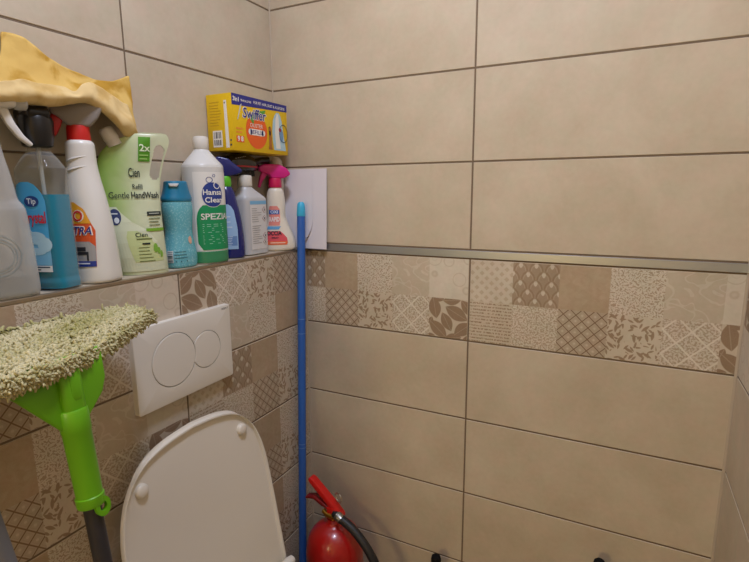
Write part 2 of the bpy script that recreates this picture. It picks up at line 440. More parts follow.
tag(box('trim_3', (-.010, .0006, YF, 0, LEDGE-.0052, LEDGE+.0006), EDGE, bev=.0006, seg=1), 'thin metal edge profile along the front of the bottle ledge', 'trim', kind='structure')
CAULK = simple('grey_caulk', rgb(178, 162, 140), .6)
def caulk(name, x, y, sx, z0, z1, label, r=.005):
    v = []; f = []
    for z in (z0, z1):
        v += [(x, y, z)]+[(x+sx*(r-r*math.sin(a)), y-(r-r*math.cos(a)), z) for a in [i*math.pi/8 for i in range(5)]]
    n = 6
    for i in range(n): f.append((i, (i+1) % n, n+(i+1) % n, n+i))
    tag(link(name, pydata(name, v, f), CAULK, smooth=60), label, 'caulk', kind='structure')
caulk('trim_4', XR, 0, -1, 0, ZC, 'grey silicone joint in the corner of the back and right walls', .005)
caulk('trim_5', 0, 0, 1, 0, Z0, 'grey silicone joint in the corner beside the boxed-in wall', .004)
caulk('trim_6', XU, 0, 1, LEDGE, ZC, 'grey silicone joint in the corner above the ledge', .003)

# ceiling lamps (the room's and the corridor's)
LAMPG = simple('lamp_glass', (1, .94, .86, 1), .4, emit=2.5)
def lamp(x, y, label):
    t = tag(empty('ceiling_lamp', (x, y, ZC)), label, 'lamp')
    lathe('base', [(.15, -.012), (.15, 0)], DOORM, t)
    lathe('diffuser', [(.125, -.024), (.14, -.018), (.145, -.0121)], LAMPG, t)
lamp(LAMP_XY[0], LAMP_XY[1], 'round white ceiling lamp in the toilet room')
t = tag(empty('wall_lamp', (.2, -3.2, 1.75)), 'round warm wall lamp out in the corridor', 'lamp')
lathe('base', [(.27, 0), (.27, .02)], DOORM, t).rotation_euler = (-math.pi/2, 0, 0)
lathe('diffuser', [(.26, .0201), (.255, .06), (.23, .085), (.02, .092)], simple('warm_lamp_glass', (1, .82, .55, 1), .4, emit=2.5), t).rotation_euler = (-math.pi/2, 0, 0)

# ------------------------------------------------------------------ flush plate
WHITEP = simple('white_plastic', rgb(224, 219, 207), .35, spec=.45)
LIDW = simple('lid_plastic', rgb(224, 217, 202), .3, spec=.5)
PRINTGREY = simple('grey_print', rgb(120, 115, 108), .6)

text_cache = {}
def text_data(body, size=1.0, bold=0.0, shear=0.0):
    key = (body, bold, shear)
    if key not in text_cache:
        cu = bpy.data.curves.new('lettering', 'FONT'); cu.body = body; cu.size = 1; cu.offset = bold; cu.shear = shear
        cu.align_x = 'CENTER'; cu.align_y = 'CENTER'; cu.resolution_u = 3; cu.fill_mode = 'FRONT'
        o = bpy.data.objects.new('lettering', cu); C.objects.link(o)
        dg = bpy.context.evaluated_depsgraph_get(); dg.update()
        me = bpy.data.meshes.new_from_object(o.evaluated_get(dg))
        text_cache[key] = ([(v.co.x, v.co.y) for v in me.vertices], [tuple(p.vertices) for p in me.polygons])
        bpy.data.objects.remove(o); bpy.data.curves.remove(cu); bpy.data.meshes.remove(me)
    v, f = text_cache[key]; return [(x*size, y*size) for x, y in v], f
def put(name, vf, fmap, mat, parent, off, flip=False):
    v, f = vf
    return link(name, pydata(name, [fmap(a, b, off) for a, b in v], [q[::-1] if flip else q for q in f]), mat, parent)
def d_text(body, s, z, size, bold=0, shear=0, width=None, rot=0):
    v, f = text_data(body, size, bold, shear)
    if width:
        xs = [a for a, b in v]; w0 = max(xs)-min(xs); k = width/w0; c = (max(xs)+min(xs))/2; v = [((a-c)*k, b) for a, b in v]
    c_, s_ = math.cos(rot), math.sin(rot)
    return [(s+a*c_-b*s_, z+a*s_+b*c_) for a, b in v], f
def d_rect(s0, s1, z0, z1, nx=8, nz=8, skew=0):
    v = [(s0+(s1-s0)*i/nx+skew*(j/nz), z0+(z1-z0)*j/nz) for j in range(nz+1) for i in range(nx+1)]
    f = [(j*(nx+1)+i, j*(nx+1)+i+1, (j+1)*(nx+1)+i+1, (j+1)*(nx+1)+i) for j in range(nz) for i in range(nx)]
    return v, f
def d_ell(s, z, rs, rz, n=28, rin=0.0, rings=4):
    v = []; f = []
    for k in range(rings+1):
        q = rin+(1-rin)*k/rings
        for i in range(n):
            a = 2*math.pi*i/n; v.append((s+rs*max(q, .001)*math.cos(a), z+rz*max(q, .001)*math.sin(a)))
    for k in range(rings):
        for i in range(n): f.append((k*n+i, (k+1)*n+i, (k+1)*n+(i+1) % n, k*n+(i+1) % n))
    return v, f
def d_span(rows, nx=8):
    """rows (z, s0, s1) from the bottom up -> a grid between two edges"""
    v = [(s0+(s1-s0)*i/nx, z) for z, s0, s1 in rows for i in range(nx+1)]
    f = [(j*(nx+1)+i, j*(nx+1)+i+1, (j+1)*(nx+1)+i+1, (j+1)*(nx+1)+i) for j in range(len(rows)-1) for i in range(nx)]
    return v, f
def join(*L):
    V = []; F = []
    for v, f in L:
        b = len(V); V += v; F += [tuple(i+b for i in q) for q in f]
    return V, F
def d_lines(s0, s1, z, n, dz, th=.0012, jit=.3, seed=1):
    r = random.Random(seed); return join(*[d_rect(s0, s1-(s1-s0)*jit*r.random(), z-k*dz, z-k*dz+th, 3, 1) for k in range(n)])
def d_bars(s0, s1, z0, z1, n, seed=3, vertical=True):
    r = random.Random(seed); L = []; t = 0
    ws = [r.choice((1, 1, 2, 3)) for _ in range(2*n)]; tot = sum(ws)
    for i, q in enumerate(ws):
        a = t/tot; b = (t+q)/tot; t += q
        if i % 2 == 0:
            L.append(d_rect(s0+(s1-s0)*a, s0+(s1-s0)*b, z0, z1, 1, 2) if vertical else d_rect(s0, s1, z0+(z1-z0)*a, z0+(z1-z0)*b, 2, 1))
    return join(*L)

def flush_plate():
    t = tag(empty('flush_plate', (0, -.4390, 1.0325)), 'white rectangular dual flush plate with two round buttons', 'flush plate')
    W, Hh, D = .123, .082, .013
    big, small = (-.035, .002, .0525), (.049, -.0005, .0385)
    # outline of the two touching circles
    def inside(p, c, r): return (p[0]-c[0])**2+(p[1]-c[1])**2 < r*r-1e-9
    def outline(grow):
        R1, R2 = big[2]+grow, small[2]+grow
        dx, dy = small[0]-big[0], small[1]-big[1]; d = math.hypot(dx, dy); base = math.atan2(dy, dx)
        if d >= R1+R2-1e-6: return None
        a1 = math.acos((R1*R1+d*d-R2*R2)/(2*R1*d)); a2 = math.acos((R2*R2+d*d-R1*R1)/(2*R2*d))
        P = []
        for i in range(41):
            a = base+a1+(2*math.pi-2*a1)*i/40; P.append((big[0]+R1*math.cos(a), big[1]+R1*math.sin(a)))
        for i in range(1, 32):
            a = base+math.pi+a2+(2*math.pi-2*a2)*i/32; P.append((small[0]+R2*math.cos(a), small[1]+R2*math.sin(a)))
        return P
    hole = outline(.0015)
    bm = bmesh.new()
    rc = .004; outer = []
    for cx, cy, a0 in ((W-rc, Hh-rc, 0), (-W+rc, Hh-rc, 90), (-W+rc, -Hh+rc, 180), (W-rc, -Hh+rc, 270)):
        for i in range(5):
            a = math.radians(a0+i*22.5); outer.append((cx+rc*math.cos(a), cy+rc*math.sin(a)))
    def ring(pts, x): return [bm.verts.new((x, a, b)) for a, b in pts]
    sc = lambda q: [(a*(1-q/W), b*(1-q/Hh)) for a, b in outer]
    o0 = ring(outer, .0); o1 = ring(outer, D-.0015); o2 = ring(sc(.0006), D-.0004); o3 = ring(sc(.0018), D)
    for A, B in ((o0, o1), (o1, o2), (o2, o3)):
        for i in range(len(A)): bm.faces.new((A[i], A[(i+1) % len(A)], B[(i+1) % len(A)], B[i]))
    h1 = ring(hole, D); h0 = ring(hole, D-.005)
    for i in range(len(h1)): bm.faces.new((h1[i], h1[(i+1) % len(h1)], h0[(i+1) % len(h0)], h0[i]))
    es = [bm.edges.get((L[i], L[(i+1) % len(L)])) for L in (o3, h1) for i in range(len(L))]
    bmesh.ops.triangle_fill(bm, edges=es, use_beauty=True)
    bm.faces.new(h0); bm.faces.new(o0)
    link('frame', bm_mesh('frame', bm), WHITEP, t, smooth=25)
    def button(P):
        bm = bmesh.new(); c = (sum(a for a, b in P)/len(P), sum(b for a, b in P)/len(P))
        def rg(q, x): return [bm.verts.new((x, c[0]+(a-c[0])*q, c[1]+(b-c[1])*q)) for a, b in P]
        A = rg(1, D-.0045); B = rg(1, D-.0004); E_ = rg(.985, D+.0004); F_ = rg(.9, D+.0006)
        for U, V_ in ((A, B), (B, E_), (E_, F_)):
            for i in range(len(U)): bm.faces.new((U[i], U[(i+1) % len(U)], V_[(i+1) % len(U)], V_[i]))
        bm.faces.new(F_); return bm_mesh('button', bm)
    full = [(big[0]+big[2]*math.cos(2*math.pi*i/64), big[1]+big[2]*math.sin(2*math.pi*i/64)) for i in range(64)]
    link('button', button(full), WHITEP, t, smooth=30)
    cut = []
    for i in range(64):
        a = 2*math.pi*i/64; p = (small[0]+small[2]*math.cos(a), small[1]+small[2]*math.sin(a))
        dx, dy = p[0]-big[0], p[1]-big[1]; d = math.hypot(dx, dy); m = big[2]+.0012
        cut.append(p if d > m else (big[0]+dx/d*m, big[1]+dy/d*m))
    link('button', button(cut), WHITEP, t, smooth=30)
    put('lettering', d_text('GEBERIT', .107, .0745, .0058, .01), lambda a, b, o: (D+o, a, b), PRINTGREY, t, .0003)
flush_plate()

# ------------------------------------------------------------------ toilet
def toilet():
    t = tag(empty('toilet', (0, -.467, 0)), 'white wall-hung toilet with its lid raised against the patterned tiles', 'toilet')
    # bowl: loft of D sections
    def D_(w, l, z, x0=.0, n=36):
        P = []
        for i in range(n):
            a = -math.pi/2+math.pi*i/(n-1); P.append((x0+.16*l/.54+(l-.16*l/.54)*math.cos(a)**.8 if math.cos(a) > 1e-6 else x0+.16*l/.54, w*math.sin(a), z))
        return [(x0, -w*.92, z)]+P+[(x0, w*.92, z)]
    rows = [(.10, .16, .10), (.12, .24, .14), (.15, .38, .24), (.172, .48, .33), (.180, .53, .39), (.182, .54, .41), (.175, .53, .415)]
    v = []; f = []
    for w_, l_, z_ in rows: v += D_(w_, l_, z_)
    n = 38
    for i in range(len(rows)-1):
        for k in range(n): f.append((i*n+k, i*n+(k+1) % n, (i+1)*n+(k+1) % n, (i+1)*n+k))
    f += [tuple(range(n-1, -1, -1)), tuple((len(rows)-1)*n+k for k in range(n))]
    link('bowl', pydata('bowl', v, f), WHITEP, t, smooth=40)
    # seat ring
    outer = [(-.195, .0)]; bm = bmesh.new()
    def ringpts(w, l, x0, z, n=48):
        return [(x0+l*.5+l*.5*math.cos(2*math.pi*i/n)*(1 if math.cos(2*math.pi*i/n) > 0 else 1), w*math.copysign(abs(math.sin(2*math.pi*i/n))**.75, math.sin(2*math.pi*i/n)), z) for i in range(n)]
    A = ringpts(.188, .43, .12, .416); B = ringpts(.188, .43, .12, .430); C2 = ringpts(.180, .414, .128, .436); D2 = ringpts(.125, .28, .19, .434); E2 = ringpts(.12, .27, .195, .416)
    L = [[bm.verts.new(p) for p in q] for q in (A, B, C2, D2, E2)]
    for U, V_ in zip(L, L[1:]+L[:1]):
        for i in range(48): bm.faces.new((U[i], U[(i+1) % 48], V_[(i+1) % 48], V_[i]))
    link('seat', bm_mesh('seat', bm), LIDW, t, smooth=50)
    # raised lid, drawn in its own plane: s up along the lid, y across
    prof = [(-.02, .188), (0, .194), (.1, .1935), (.2, .192), (.275, .189), (.315, .183), (.347, .1735), (.370, .161), (.390, .144), (.407, .120), (.418, .090), (.425, .052), (.429, .0)]
    prof = catmull(prof, 4)
    half = [(s, w_) for s, w_ in prof]
    P = [(s, w_) for s, w_ in half]+[(s, -w_) for s, w_ in half[::-1][1:]]
    x1, z1 = .11, .47; up = Vector((-.065, 0, .40)).normalized(); nrm = Vector((up.z, 0, -up.x))
    base = Vector((x1, 0, z1))
    def pt(s, y, d): return base+up*s+Vector((0, y, 0))+nrm*d
    def ins(q):  # shrink outline by q
        out = []; n = len(P)
        for i in range(n):
            a, b = P[i-1], P[(i+1) % n]; tx, ty = b[0]-a[0], b[1]-a[1]; l = math.hypot(tx, ty) or 1
            out.append((P[i][0]-ty/l*q*-1*-1, P[i][1]+tx/l*q*-1) if False else (P[i][0]+(-(-ty)/l)*q*(-1)*-1 if False else P[i][0]-(-ty/l)*(-q), P[i][1]-(tx/l)*q))
        return out
    bm = bmesh.new()
    layers = [(.010, -.0115), (.003, -.0105), (.0, -.0075), (.0, -.001), (.0012, .0008), (.0045, .0008), (.006, -.0006), (.008, -.005), (.012, -.0068)]
    rings = []
    for q, d in layers:
        rings.append([bm.verts.new(pt(s, y, d)) for s, y in ins(q)])
    for U, V_ in zip(rings, rings[1:]):
        for i in range(len(U)): bm.faces.new((U[i], U[(i+1) % len(U)], V_[(i+1) % len(U)], V_[i]))
    bm.faces.new(rings[0]); bm.faces.new(rings[-1])
    lid = link('lid', bm_mesh('lid', bm), LIDW, t, smooth=35)
    for sg in (-1, 1):
        o = lathe('bumper', [(.0128, -.001), (.0128, .004), (.0116, .0068), (.009, .0086), (.004, .0096), (.0005, .0099)], LIDW, lid, seg=24)
        o.matrix_local = Matrix.Translation(pt(.369, sg*.1305, -.0065)) @ nrm.to_track_quat('Z', 'Y').to_matrix().to_4x4()
        hv = tube('hinge', [(.075, sg*.11, .44), (.10, sg*.11, .455), (.119, sg*.150, .478), (.122, sg*.186, .484), (.122, sg*.196, .484)], [.012, .014, .0135, .0125, .010], WHITEP, t)
toilet()

# ------------------------------------------------------------------ mop
GREEN = simple('lime_green_plastic', rgb(102, 170, 18), .35, spec=.5)
BLACKR = simple('black_rubber', rgb(26, 25, 26), .5)
CHAR = simple('charcoal_pole', rgb(44, 43, 48), .4)
def fibre_mat():
    m, nt, b, out = newmat('chenille_fibre')
    at = nt.nodes.new('ShaderNodeAttribute'); at.attribute_name = 'tint'
    mx = nt.nodes.new('ShaderNodeMix'); mx.data_type = 'RGBA'
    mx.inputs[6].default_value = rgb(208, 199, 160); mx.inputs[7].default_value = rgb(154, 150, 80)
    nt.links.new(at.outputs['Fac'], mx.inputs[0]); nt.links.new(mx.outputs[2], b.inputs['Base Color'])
    b.inputs['Roughness'].default_value = .9; b.inputs['Specular IOR Level'].default_value = .1
    return m
def mop():
    y0 = -.778
    ax = lambda z: Vector((.17+(1.147-z)*.1326, y0, z))
    t = tag(empty('flat_mop', ax(0)), 'lime green flat mop with a shaggy cream pad, standing head up', 'mop')
    inv = Matrix.Translation(-ax(0))
    def loc(p): return Vector(p)-ax(0)
    P = lambda L: [loc(p) for p in L]
    tube('handle', P([ax(.0), ax(.5), ax(1.0)]), .0108, CHAR, t, seg=24)
    tube('sleeve', P([ax(.962), ax(.965), ax(.975), ax(.976), ax(1.06), ax(1.062), ax(1.088), ax(1.09)]), [.0160, .0170, .0170, .0156, .0166, .0174, .0174, .0162], GREEN, t, seg=32)
    d = (ax(1)-ax(0)).normalized(); perp = Vector((d.z, 0, -d.x))   # towards the room
    # eyelet at the lower end of the sleeve
    rim = []; c = ax(.959)+Vector((0, .006, 0))+perp*.0125
    bm = bmesh.new(); n = 24; L = []
    for r, dep in ((.0048, -.003), (.0048, .003), (.0098, .003), (.0098, -.003)):
        L.append([bm.verts.new(loc(c+Vector((0, 1, 0))*(r*math.cos(2*math.pi*i/n))+d*(r*1.35*math.sin(2*math.pi*i/n))+perp*dep)) for i in range(n)])
    for U, V_ in zip(L, L[1:]+L[:1]):
        for i in range(n): bm.faces.new((U[i], U[(i+1) % n], V_[(i+1) % n], V_[i]))
    link('eyelet', bm_mesh('eyelet', bm), GREEN, t, smooth=50)
    # joint: flat wing under the pad with a raised neck
    fr_ = (loc(ax(1.09)), (0, 1, 0), d, perp)
    prism('wing', [(-.012, -.030), (.012, -.030), (.020, -.015), (.042, .008), (.049, .026), (.050, .068), (-.078, .062), (-.074, .048)], .007, GREEN, t, frame=fr_, bev=.0025)
    prism('neck', [(-.0135, -.012), (.0135, -.012), (.0145, .058), (-.0145, .058)], .028, GREEN, t, frame=fr_, bev=.008, seg=3)
    prism('rib', [(-.002, .012), (.006, .012), (.0085, .018), (.0085, .05), (-.0045, .05), (-.0045, .018)], .002, GREEN, t, frame=(loc(ax(1.09)+perp*.0136), (0, 1, 0), d, perp), bev=.0008)
    # pad
    rr = random.Random(5)
    out = [(-1.0, .10, .05), (-.985, .145, .03), (-.94, .175, .025), (-.85, .190, .025), (-.79, .188, .025), (-.72, .166, .026), (-.66, .136, .030), (-.615, .112, .036), (-.588, .094, .05)]
    def edges(y):
        for a, b in zip(out, out[1:]):
            if a[0] <= y <= b[0]:
                q = (y-a[0])/(b[0]-a[0]); return a[1]+(b[1]-a[1])*q, a[2]+(b[2]-a[2])*q
        return out[-1][1:] if y > 0 else out[0][1:]
    def top(x, y):
        hi, lo = edges(y); m = (hi+lo)/2; h = max(.004, (hi-lo)/2); q = min(1, abs((x-m)/h))
        return 1.170+.002*math.sin(y*25)-.012*q**4-(x-.1)*.10
    core = []; faces = []
    ys = [-.998+.410*i/48 for i in range(49)]; nx = 14
    for y in ys:
        hi, lo = edges(y)
        for k in range(nx+1):
            x = lo+(hi-lo)*k/nx; core.append((x, y, top(x, y)-.008))
        for k in range(nx+1):
            x = hi-(hi-lo)*k/nx; core.append((x, y, 1.146-(x-.1)*.10))
    m = 2*(nx+1)
    for i in range(48):
        for k in range(m): faces.append((i*m+k, i*m+(k+1) % m, (i+1)*m+(k+1) % m, (i+1)*m+k))
    faces += [tuple(range(m-1, -1, -1)), tuple(48*m+k for k in range(m))]
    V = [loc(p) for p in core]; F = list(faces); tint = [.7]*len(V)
    def strand(p, dirv, ln, r, tn):
        a = Vector(dirv).normalized(); s = a.orthogonal().normalized(); q = a.cross(s); b = len(V)
        bend = (s*rr.uniform(-1, 1)+q*rr.uniform(-1, 1))*ln*.7+Vector((0, 0, -ln*.2))
        for k, (tt, rad) in enumerate(((0, r), (.45, r*1.2), (.85, r*1.1), (1, r*.6))):
            c0 = Vector(p)+a*ln*tt+bend*tt*tt
            for j in range(4):
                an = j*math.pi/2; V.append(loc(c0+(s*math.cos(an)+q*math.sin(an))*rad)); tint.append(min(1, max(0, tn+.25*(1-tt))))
        for k in range(3):
            for j in range(4): F.append((b+k*4+j, b+k*4+(j+1) % 4, b+(k+1)*4+(j+1) % 4, b+(k+1)*4+j))
        F.append((b+12, b+13, b+14, b+15))
    for i in range(9000):
        y = rr.uniform(-1.0, -.589); hi, lo = edges(y); x = lo+(hi-lo)*rr.random()
        mix = .28+.35*math.sin(y*31+x*50)*math.sin(y*13-x*21)+rr.uniform(-.25, .25)
        strand((x, y, top(x, y)-.008), (rr.uniform(-.8, .8), rr.uniform(-.8, .8), 1), rr.uniform(.006, .0095), rr.uniform(.0017, .0025), mix)
    for i in range(5200):                                   # skirt round the rim
        y = rr.uniform(-1.0, -.586); hi, lo = edges(min(y, -.589)); front = rr.random() < .62
        x = hi if front else lo
        mix = .3+rr.uniform(-.25, .3)
        strand((x-(.006 if front else -.006), y, rr.uniform(1.150, 1.164)-(x-.1)*.10), ((1 if front else -1)*rr.uniform(.4, 1.2), rr.uniform(-.8, .8), rr.uniform(-.8, .7)), rr.uniform(.006, .0105), rr.uniform(.0016, .0024), mix)
    for i in range(500):
        x = rr.uniform(.045, .1); strand((x, -.593, rr.uniform(1.15, 1.165)), (rr.uniform(-.6, .8), rr.uniform(.4, 1.2), rr.uniform(-.7, .6)), rr.uniform(.008, .014), rr.uniform(.0011, .0017), .3+rr.uniform(-.2, .3))
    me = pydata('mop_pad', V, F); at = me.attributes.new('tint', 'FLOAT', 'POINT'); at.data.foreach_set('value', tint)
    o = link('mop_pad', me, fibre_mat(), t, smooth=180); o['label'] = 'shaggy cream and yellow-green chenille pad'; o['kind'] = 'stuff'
mop()

# ------------------------------------------------------------------ poles
BLUE = simple('blue_plastic_tube', rgb(44, 98, 178), .4, noise=.06, nscale=30)
def blue_stick():
    a, b = Vector((.0275, -.113, 0)), Vector((.0130, -.030, 1.33))
    t = tag(empty('broom_handle', a), 'blue broom handle with a light blue cap leaning in the corner', 'broom handle')
    at = lambda q: (b-a)*q
    tube('shaft', [at(0), at(.5), at(.975)], .0107, BLUE, t, seg=28)
    CY = simple('cyan_cap', rgb(58, 176, 214), .4)
    tube('cap', [at(.972), at(.973), at(.988), at(.996), at(1.0)], [.0112, .0118, .0108, .0095, .006], CY, t, seg=28)
    LB = simple('pale_blue_scuff', rgb(104, 142, 196), .5)
    for q in (.232, .492, .50, .735, .765): tube('ring_mark', [at(q), at(q+.0012)], .0109, LB, t, seg=28)
blue_stick()
GREYP = simple('grey_pole_plastic', rgb(112, 112, 114), .5)
a, b = Vector((.254, -.775, 0)), Vector((.133, -.8695, 1.008))
t = tag(empty('mop_handle', a), 'plain grey pole at the lower left corner beside the mop', 'pole')
tube('shaft', [Vector((0, 0, 0)), (b-a)*.5, (b-a)*.985], .014, GREYP, t, seg=24)
tube('end_cap', [(b-a)*.985, (b-a)*.995, (b-a)*1.0], [.0146, .014, .009], GREYP, t, seg=24)
BLK = simple('matte_black', rgb(14, 13, 14), .32)
BLM = simple('dull_black_rubber', rgb(10, 9, 9), .8, spec=.2)
for x, y, z, lb in ((.412, -.055, .439, 'black rounded pole tip in front of the beige wall, nearer the fire extinguisher'), (.786, -.055, .560, 'black rounded pole tip in front of the beige wall, farther from the fire extinguisher')):
    t = tag(empty('black_pole', (x, y, 0)), lb, 'pole', 'two black poles standing at the back wall')
    tube('shaft', [(0, 0, 0), (0, 0, z*.5), (0, 0, z-.02)], .0105, BLM, t, seg=20)
    lathe('tip', [(.0118, z-.03), (.0128, z-.022), (.0128, z-.008), (.0112, z-.001), (.007, z+.003), (.001, z+.0042)], BLM, t, seg=20)

# ------------------------------------------------------------------ fire extinguisher
def extinguisher():
    RED = simple('red_enamel', rgb(176, 22, 20), .28, spec=.6, coat=.4)
    RED2 = simple('red_handle_paint', rgb(206, 26, 22), .35)
    DRED = simple('dark_red_handle', rgb(128, 18, 18), .45)
    BRASS = simple('brass', rgb(206, 160, 66), .3, metal=1)
    t = tag(empty('fire_extinguisher', (.142, -.108, -.0)), 'red fire extinguisher with black hose standing in the corner', 'fire extinguisher')
    r = .0775
    lathe('cylinder', [(r-.004, 0), (r, .006), (r, .395), (r*.995, .408), (r*.97, .423), (r*.90, .443), (r*.78, .459), (r*.60, .473), (r*.42, .481), (r*.30, .485), (.021, .490), (.020, .500)], RED, t, seg=56, smooth=45)
    lathe('skirt', [(r+.001, 0), (r+.0015, .02), (r, .022)], BLACKR, t, seg=56)
    lathe('neck', [(.017, .498), (.0165, .506), (.014, .508), (.014, .522), (.012, .526)], BRASS, t, seg=24)
    tube('valve_bolt', [(-.026, -.010, .516), (-.010, -.016, .512), (.012, -.018, .512)], .007, BRASS, t)
    # valve block and handles, running up towards the corner
    P = Vector((-.99, .0, 0)).normalized(); fr2 = (Vector((.004, -.004, .518)), P, (0, 0, 1), P.cross(Vector((0, 0, 1))))
    prism('valve', [(-.016, -.004), (.016, -.004), (.018, .016), (-.012, .018)], .026, RED2, t, frame=fr2, bev=.003)
    prism('lever', [(-.030, -.004), (-.024, .006), (-.005, .025), (.060, .082), (.070, .086), (.076, .079), (.070, .070), (.012, .016), (-.014, -.010)], .023, RED2, t, frame=fr2, bev=.003)
    prism('carry_handle', [(.010, .004), (.012, .014), (.035, .025), (.060, .034), (.086, .026), (.086, .020), (.060, .025), (.036, .013)], .021, DRED, t, frame=fr2, bev=.002)
    n = 28; c = Vector((.020, .004, .566))
    tube('pull_ring', [c+Vector((.0125*math.cos(2*math.pi*i/n), -.006*math.cos(2*math.pi*i/n)-.012, .0125*math.sin(2*math.pi*i/n))) for i in range(n+1)], .0016, simple('wire_steel', rgb(190, 180, 160), .3, metal=1), t, seg=8)
    hz = [(.010, -.012, .520), (.026, -.018, .517), (.068, -.022, .500), (.110, -.028, .468), (.142, -.033, .425), (.161, -.036, .370), (.166, -.037, .30), (.155, -.036, .23), (.125, -.030, .16)]
    hp = [Vector(p) for p in catmull(hz, 6)]
    tube('hose', hp, .0112, BLACKR, t, seg=20)
    tube('ferrule', [Vector((.020, -.016, .5185)), Vector((.026, -.018, .517)), Vector((.034, -.0199, .513))], [.0125, .0128, .0125], simple('ferrule_steel', rgb(170, 168, 160), .35, metal=1), t)
    lathe('nozzle', [(.011, .10), (.013, .11), (.012, .17)], BLACKR, t, seg=18, loc=(.123, -.03, 0))
    # printed label wrapping the cylinder on the side next to the blue handle
    def wrap(a, z, o): q = a/r+math.radians(-100); return ((r+o)*math.cos(q), (r+o)*math.sin(q), z)
    LBK = simple('label_black', rgb(22, 20, 22), .5); LWH = simple('label_white', rgb(220, 214, 204), .5)
    lab = put('label', join(d_rect(-.058, .004, .15, .372, 14, 2), d_rect(-.054, .000, .372, .376, 12, 1)), wrap, LBK, t, .0004)
    put('lettering', join(d_rect(.002, .0032, .15, .372, 1, 4), d_lines(-.050, -.006, .358, 12, .018, .006, .5, 4)), wrap, LWH, lab, .0008)
extinguisher()

# ------------------------------------------------------------------ papers in the corner
PAPER = simple('white_paper', rgb(222, 216, 218), .8, noise=.015, nscale=25)
def sheet(name, x0, x1, z0, z1, fn, label, group, thick=.0006):
    nx, nz = 24, 30
    v = []; f = []
    for sgn in (0, 1):
        for j in range(nz+1):
            for i in range(nx+1):
                x = x0+(x1-x0)*i/nx; z = z0+(z1-z0)*j/nz; p = Vector(fn(x, z, i/nx, j/nz)); p.y -= thick*sgn; v.append(p)
    q = (nx+1)*(nz+1); I = lambda i, j, s: s*q+j*(nx+1)+i
    for j in range(nz):
        for i in range(nx):
            f.append((I(i, j, 1), I(i+1, j, 1), I(i+1, j+1, 1), I(i, j+1, 1))); f.append((I(i, j, 0), I(i, j+1, 0), I(i+1, j+1, 0), I(i+1, j, 0)))
    for j in range(nz):
        f.append((I(0, j, 0), I(0, j, 1), I(0, j+1, 1), I(0, j+1, 0))); f.append((I(nx, j, 0), I(nx, j+1, 0), I(nx, j+1, 1), I(nx, j, 1)))
    for i in range(nx):
        f.append((I(i, 0, 0), I(i+1, 0, 0), I(i+1, 0, 1), I(i, 0, 1))); f.append((I(i, nz, 0), I(i, nz, 1), I(i+1, nz, 1), I(i+1, nz, 0)))
    tag(link(name, pydata(name, v, f), PAPER, smooth=60), label, 'paper', group)
sheet('paper_sheet', -.070, .078, LEDGE+.002, LEDGE+.212, lambda x, z, u, v: (x, -.0125+.0095*v, z), 'larger flat white sheet of paper propped against the back wall in the corner', 'papers propped in the corner')
def curl(x, z, u, v):
    k = max(0, (u+(1-v)*1.15-1.70)); return (x-.16*k*k, -.0155+.0105*v-.045*k*k, z+.055*k*k)
sheet('paper_sheet', -.072, .036, LEDGE+.003, LEDGE+.200, curl, 'white sheet of paper with a curled lower corner in front of the larger sheet', 'papers propped in the corner')

# ------------------------------------------------------------------ bottles on the ledge
class Loft:
    """stack of superellipse sections: rows (z, half width, half depth, exponent, sideways shift); front is +X, width is Y"""
    def __init__(s, rows, sub=5):
        s.rows = catmull([list(r)+[0]*(5-len(r)) for r in rows], sub)
    def at(s, z):
        Rw = s.rows
        if z <= Rw[0][0]: return Rw[0][1:]
        for a, b in zip(Rw, Rw[1:]):
            if a[0] <= z <= b[0] and b[0] > a[0]:
                q = (z-a[0])/(b[0]-a[0]); return [x+(y-x)*q for x, y in zip(a[1:], b[1:])]
        return Rw[-1][1:]
    def front(s, y, z, off=0.0):
        a, b, n, oy = s.at(z); a += off; b += off
        q = min(.9995, abs((y-oy)/a)); return (b*(1-q**n)**(1/n), y, z)
    def mesh(s, name, mat, parent, seg=44, scale=1.0, zmax=None, z0=None, smooth=45):
        v = []; f = []; rows = [r for r in s.rows if zmax is None or r[0] <= zmax]
        if zmax is not None: rows.append([zmax]+list(s.at(zmax)))
        for i, (z, a, b, n, oy) in enumerate(rows):
            if z0 is not None: z = max(z, z0)
            for k in range(seg):
                t = 2*math.pi*k/seg; c, d = math.cos(t), math.sin(t)
                v.append((math.copysign(abs(c)**(2/n), c)*b*scale, oy+math.copysign(abs(d)**(2/n), d)*a*scale, z))
        for i in range(len(rows)-1):
            for k in range(seg): f.append((i*seg+k, i*seg+(k+1) % seg, (i+1)*seg+(k+1) % seg, (i+1)*seg+k))
        f += [tuple(range(seg-1, -1, -1)), tuple((len(rows)-1)*seg+k for k in range(seg))]
        return link(name, pydata(name, v, f), mat, parent, smooth=smooth)
def bottle(name, loc, rz_deg, label, cat='bottle'):
    return tag(empty(name, (loc[0], loc[1], LEDGE+.0007), math.radians(rz_deg)), label, cat, 'cleaning products on the ledge')
def fl(col, rough=.5): 
    key = tuple(col)
    if key not in fl.c: fl.c[key] = simple('print_%d_%d_%d' % col, rgb(*col), rough)
    return fl.c[key]
fl.c = {}
def trig_frame(z, ang):
    """frame of a sprayer head: nozzle direction at ang degrees in the bottle's own plan"""
    a = math.radians(ang); U = Vector((math.cos(a), math.sin(a), 0)); return (Vector((0, 0, z)), U, (0, 0, 1), U.cross(Vector((0, 0, 1))))

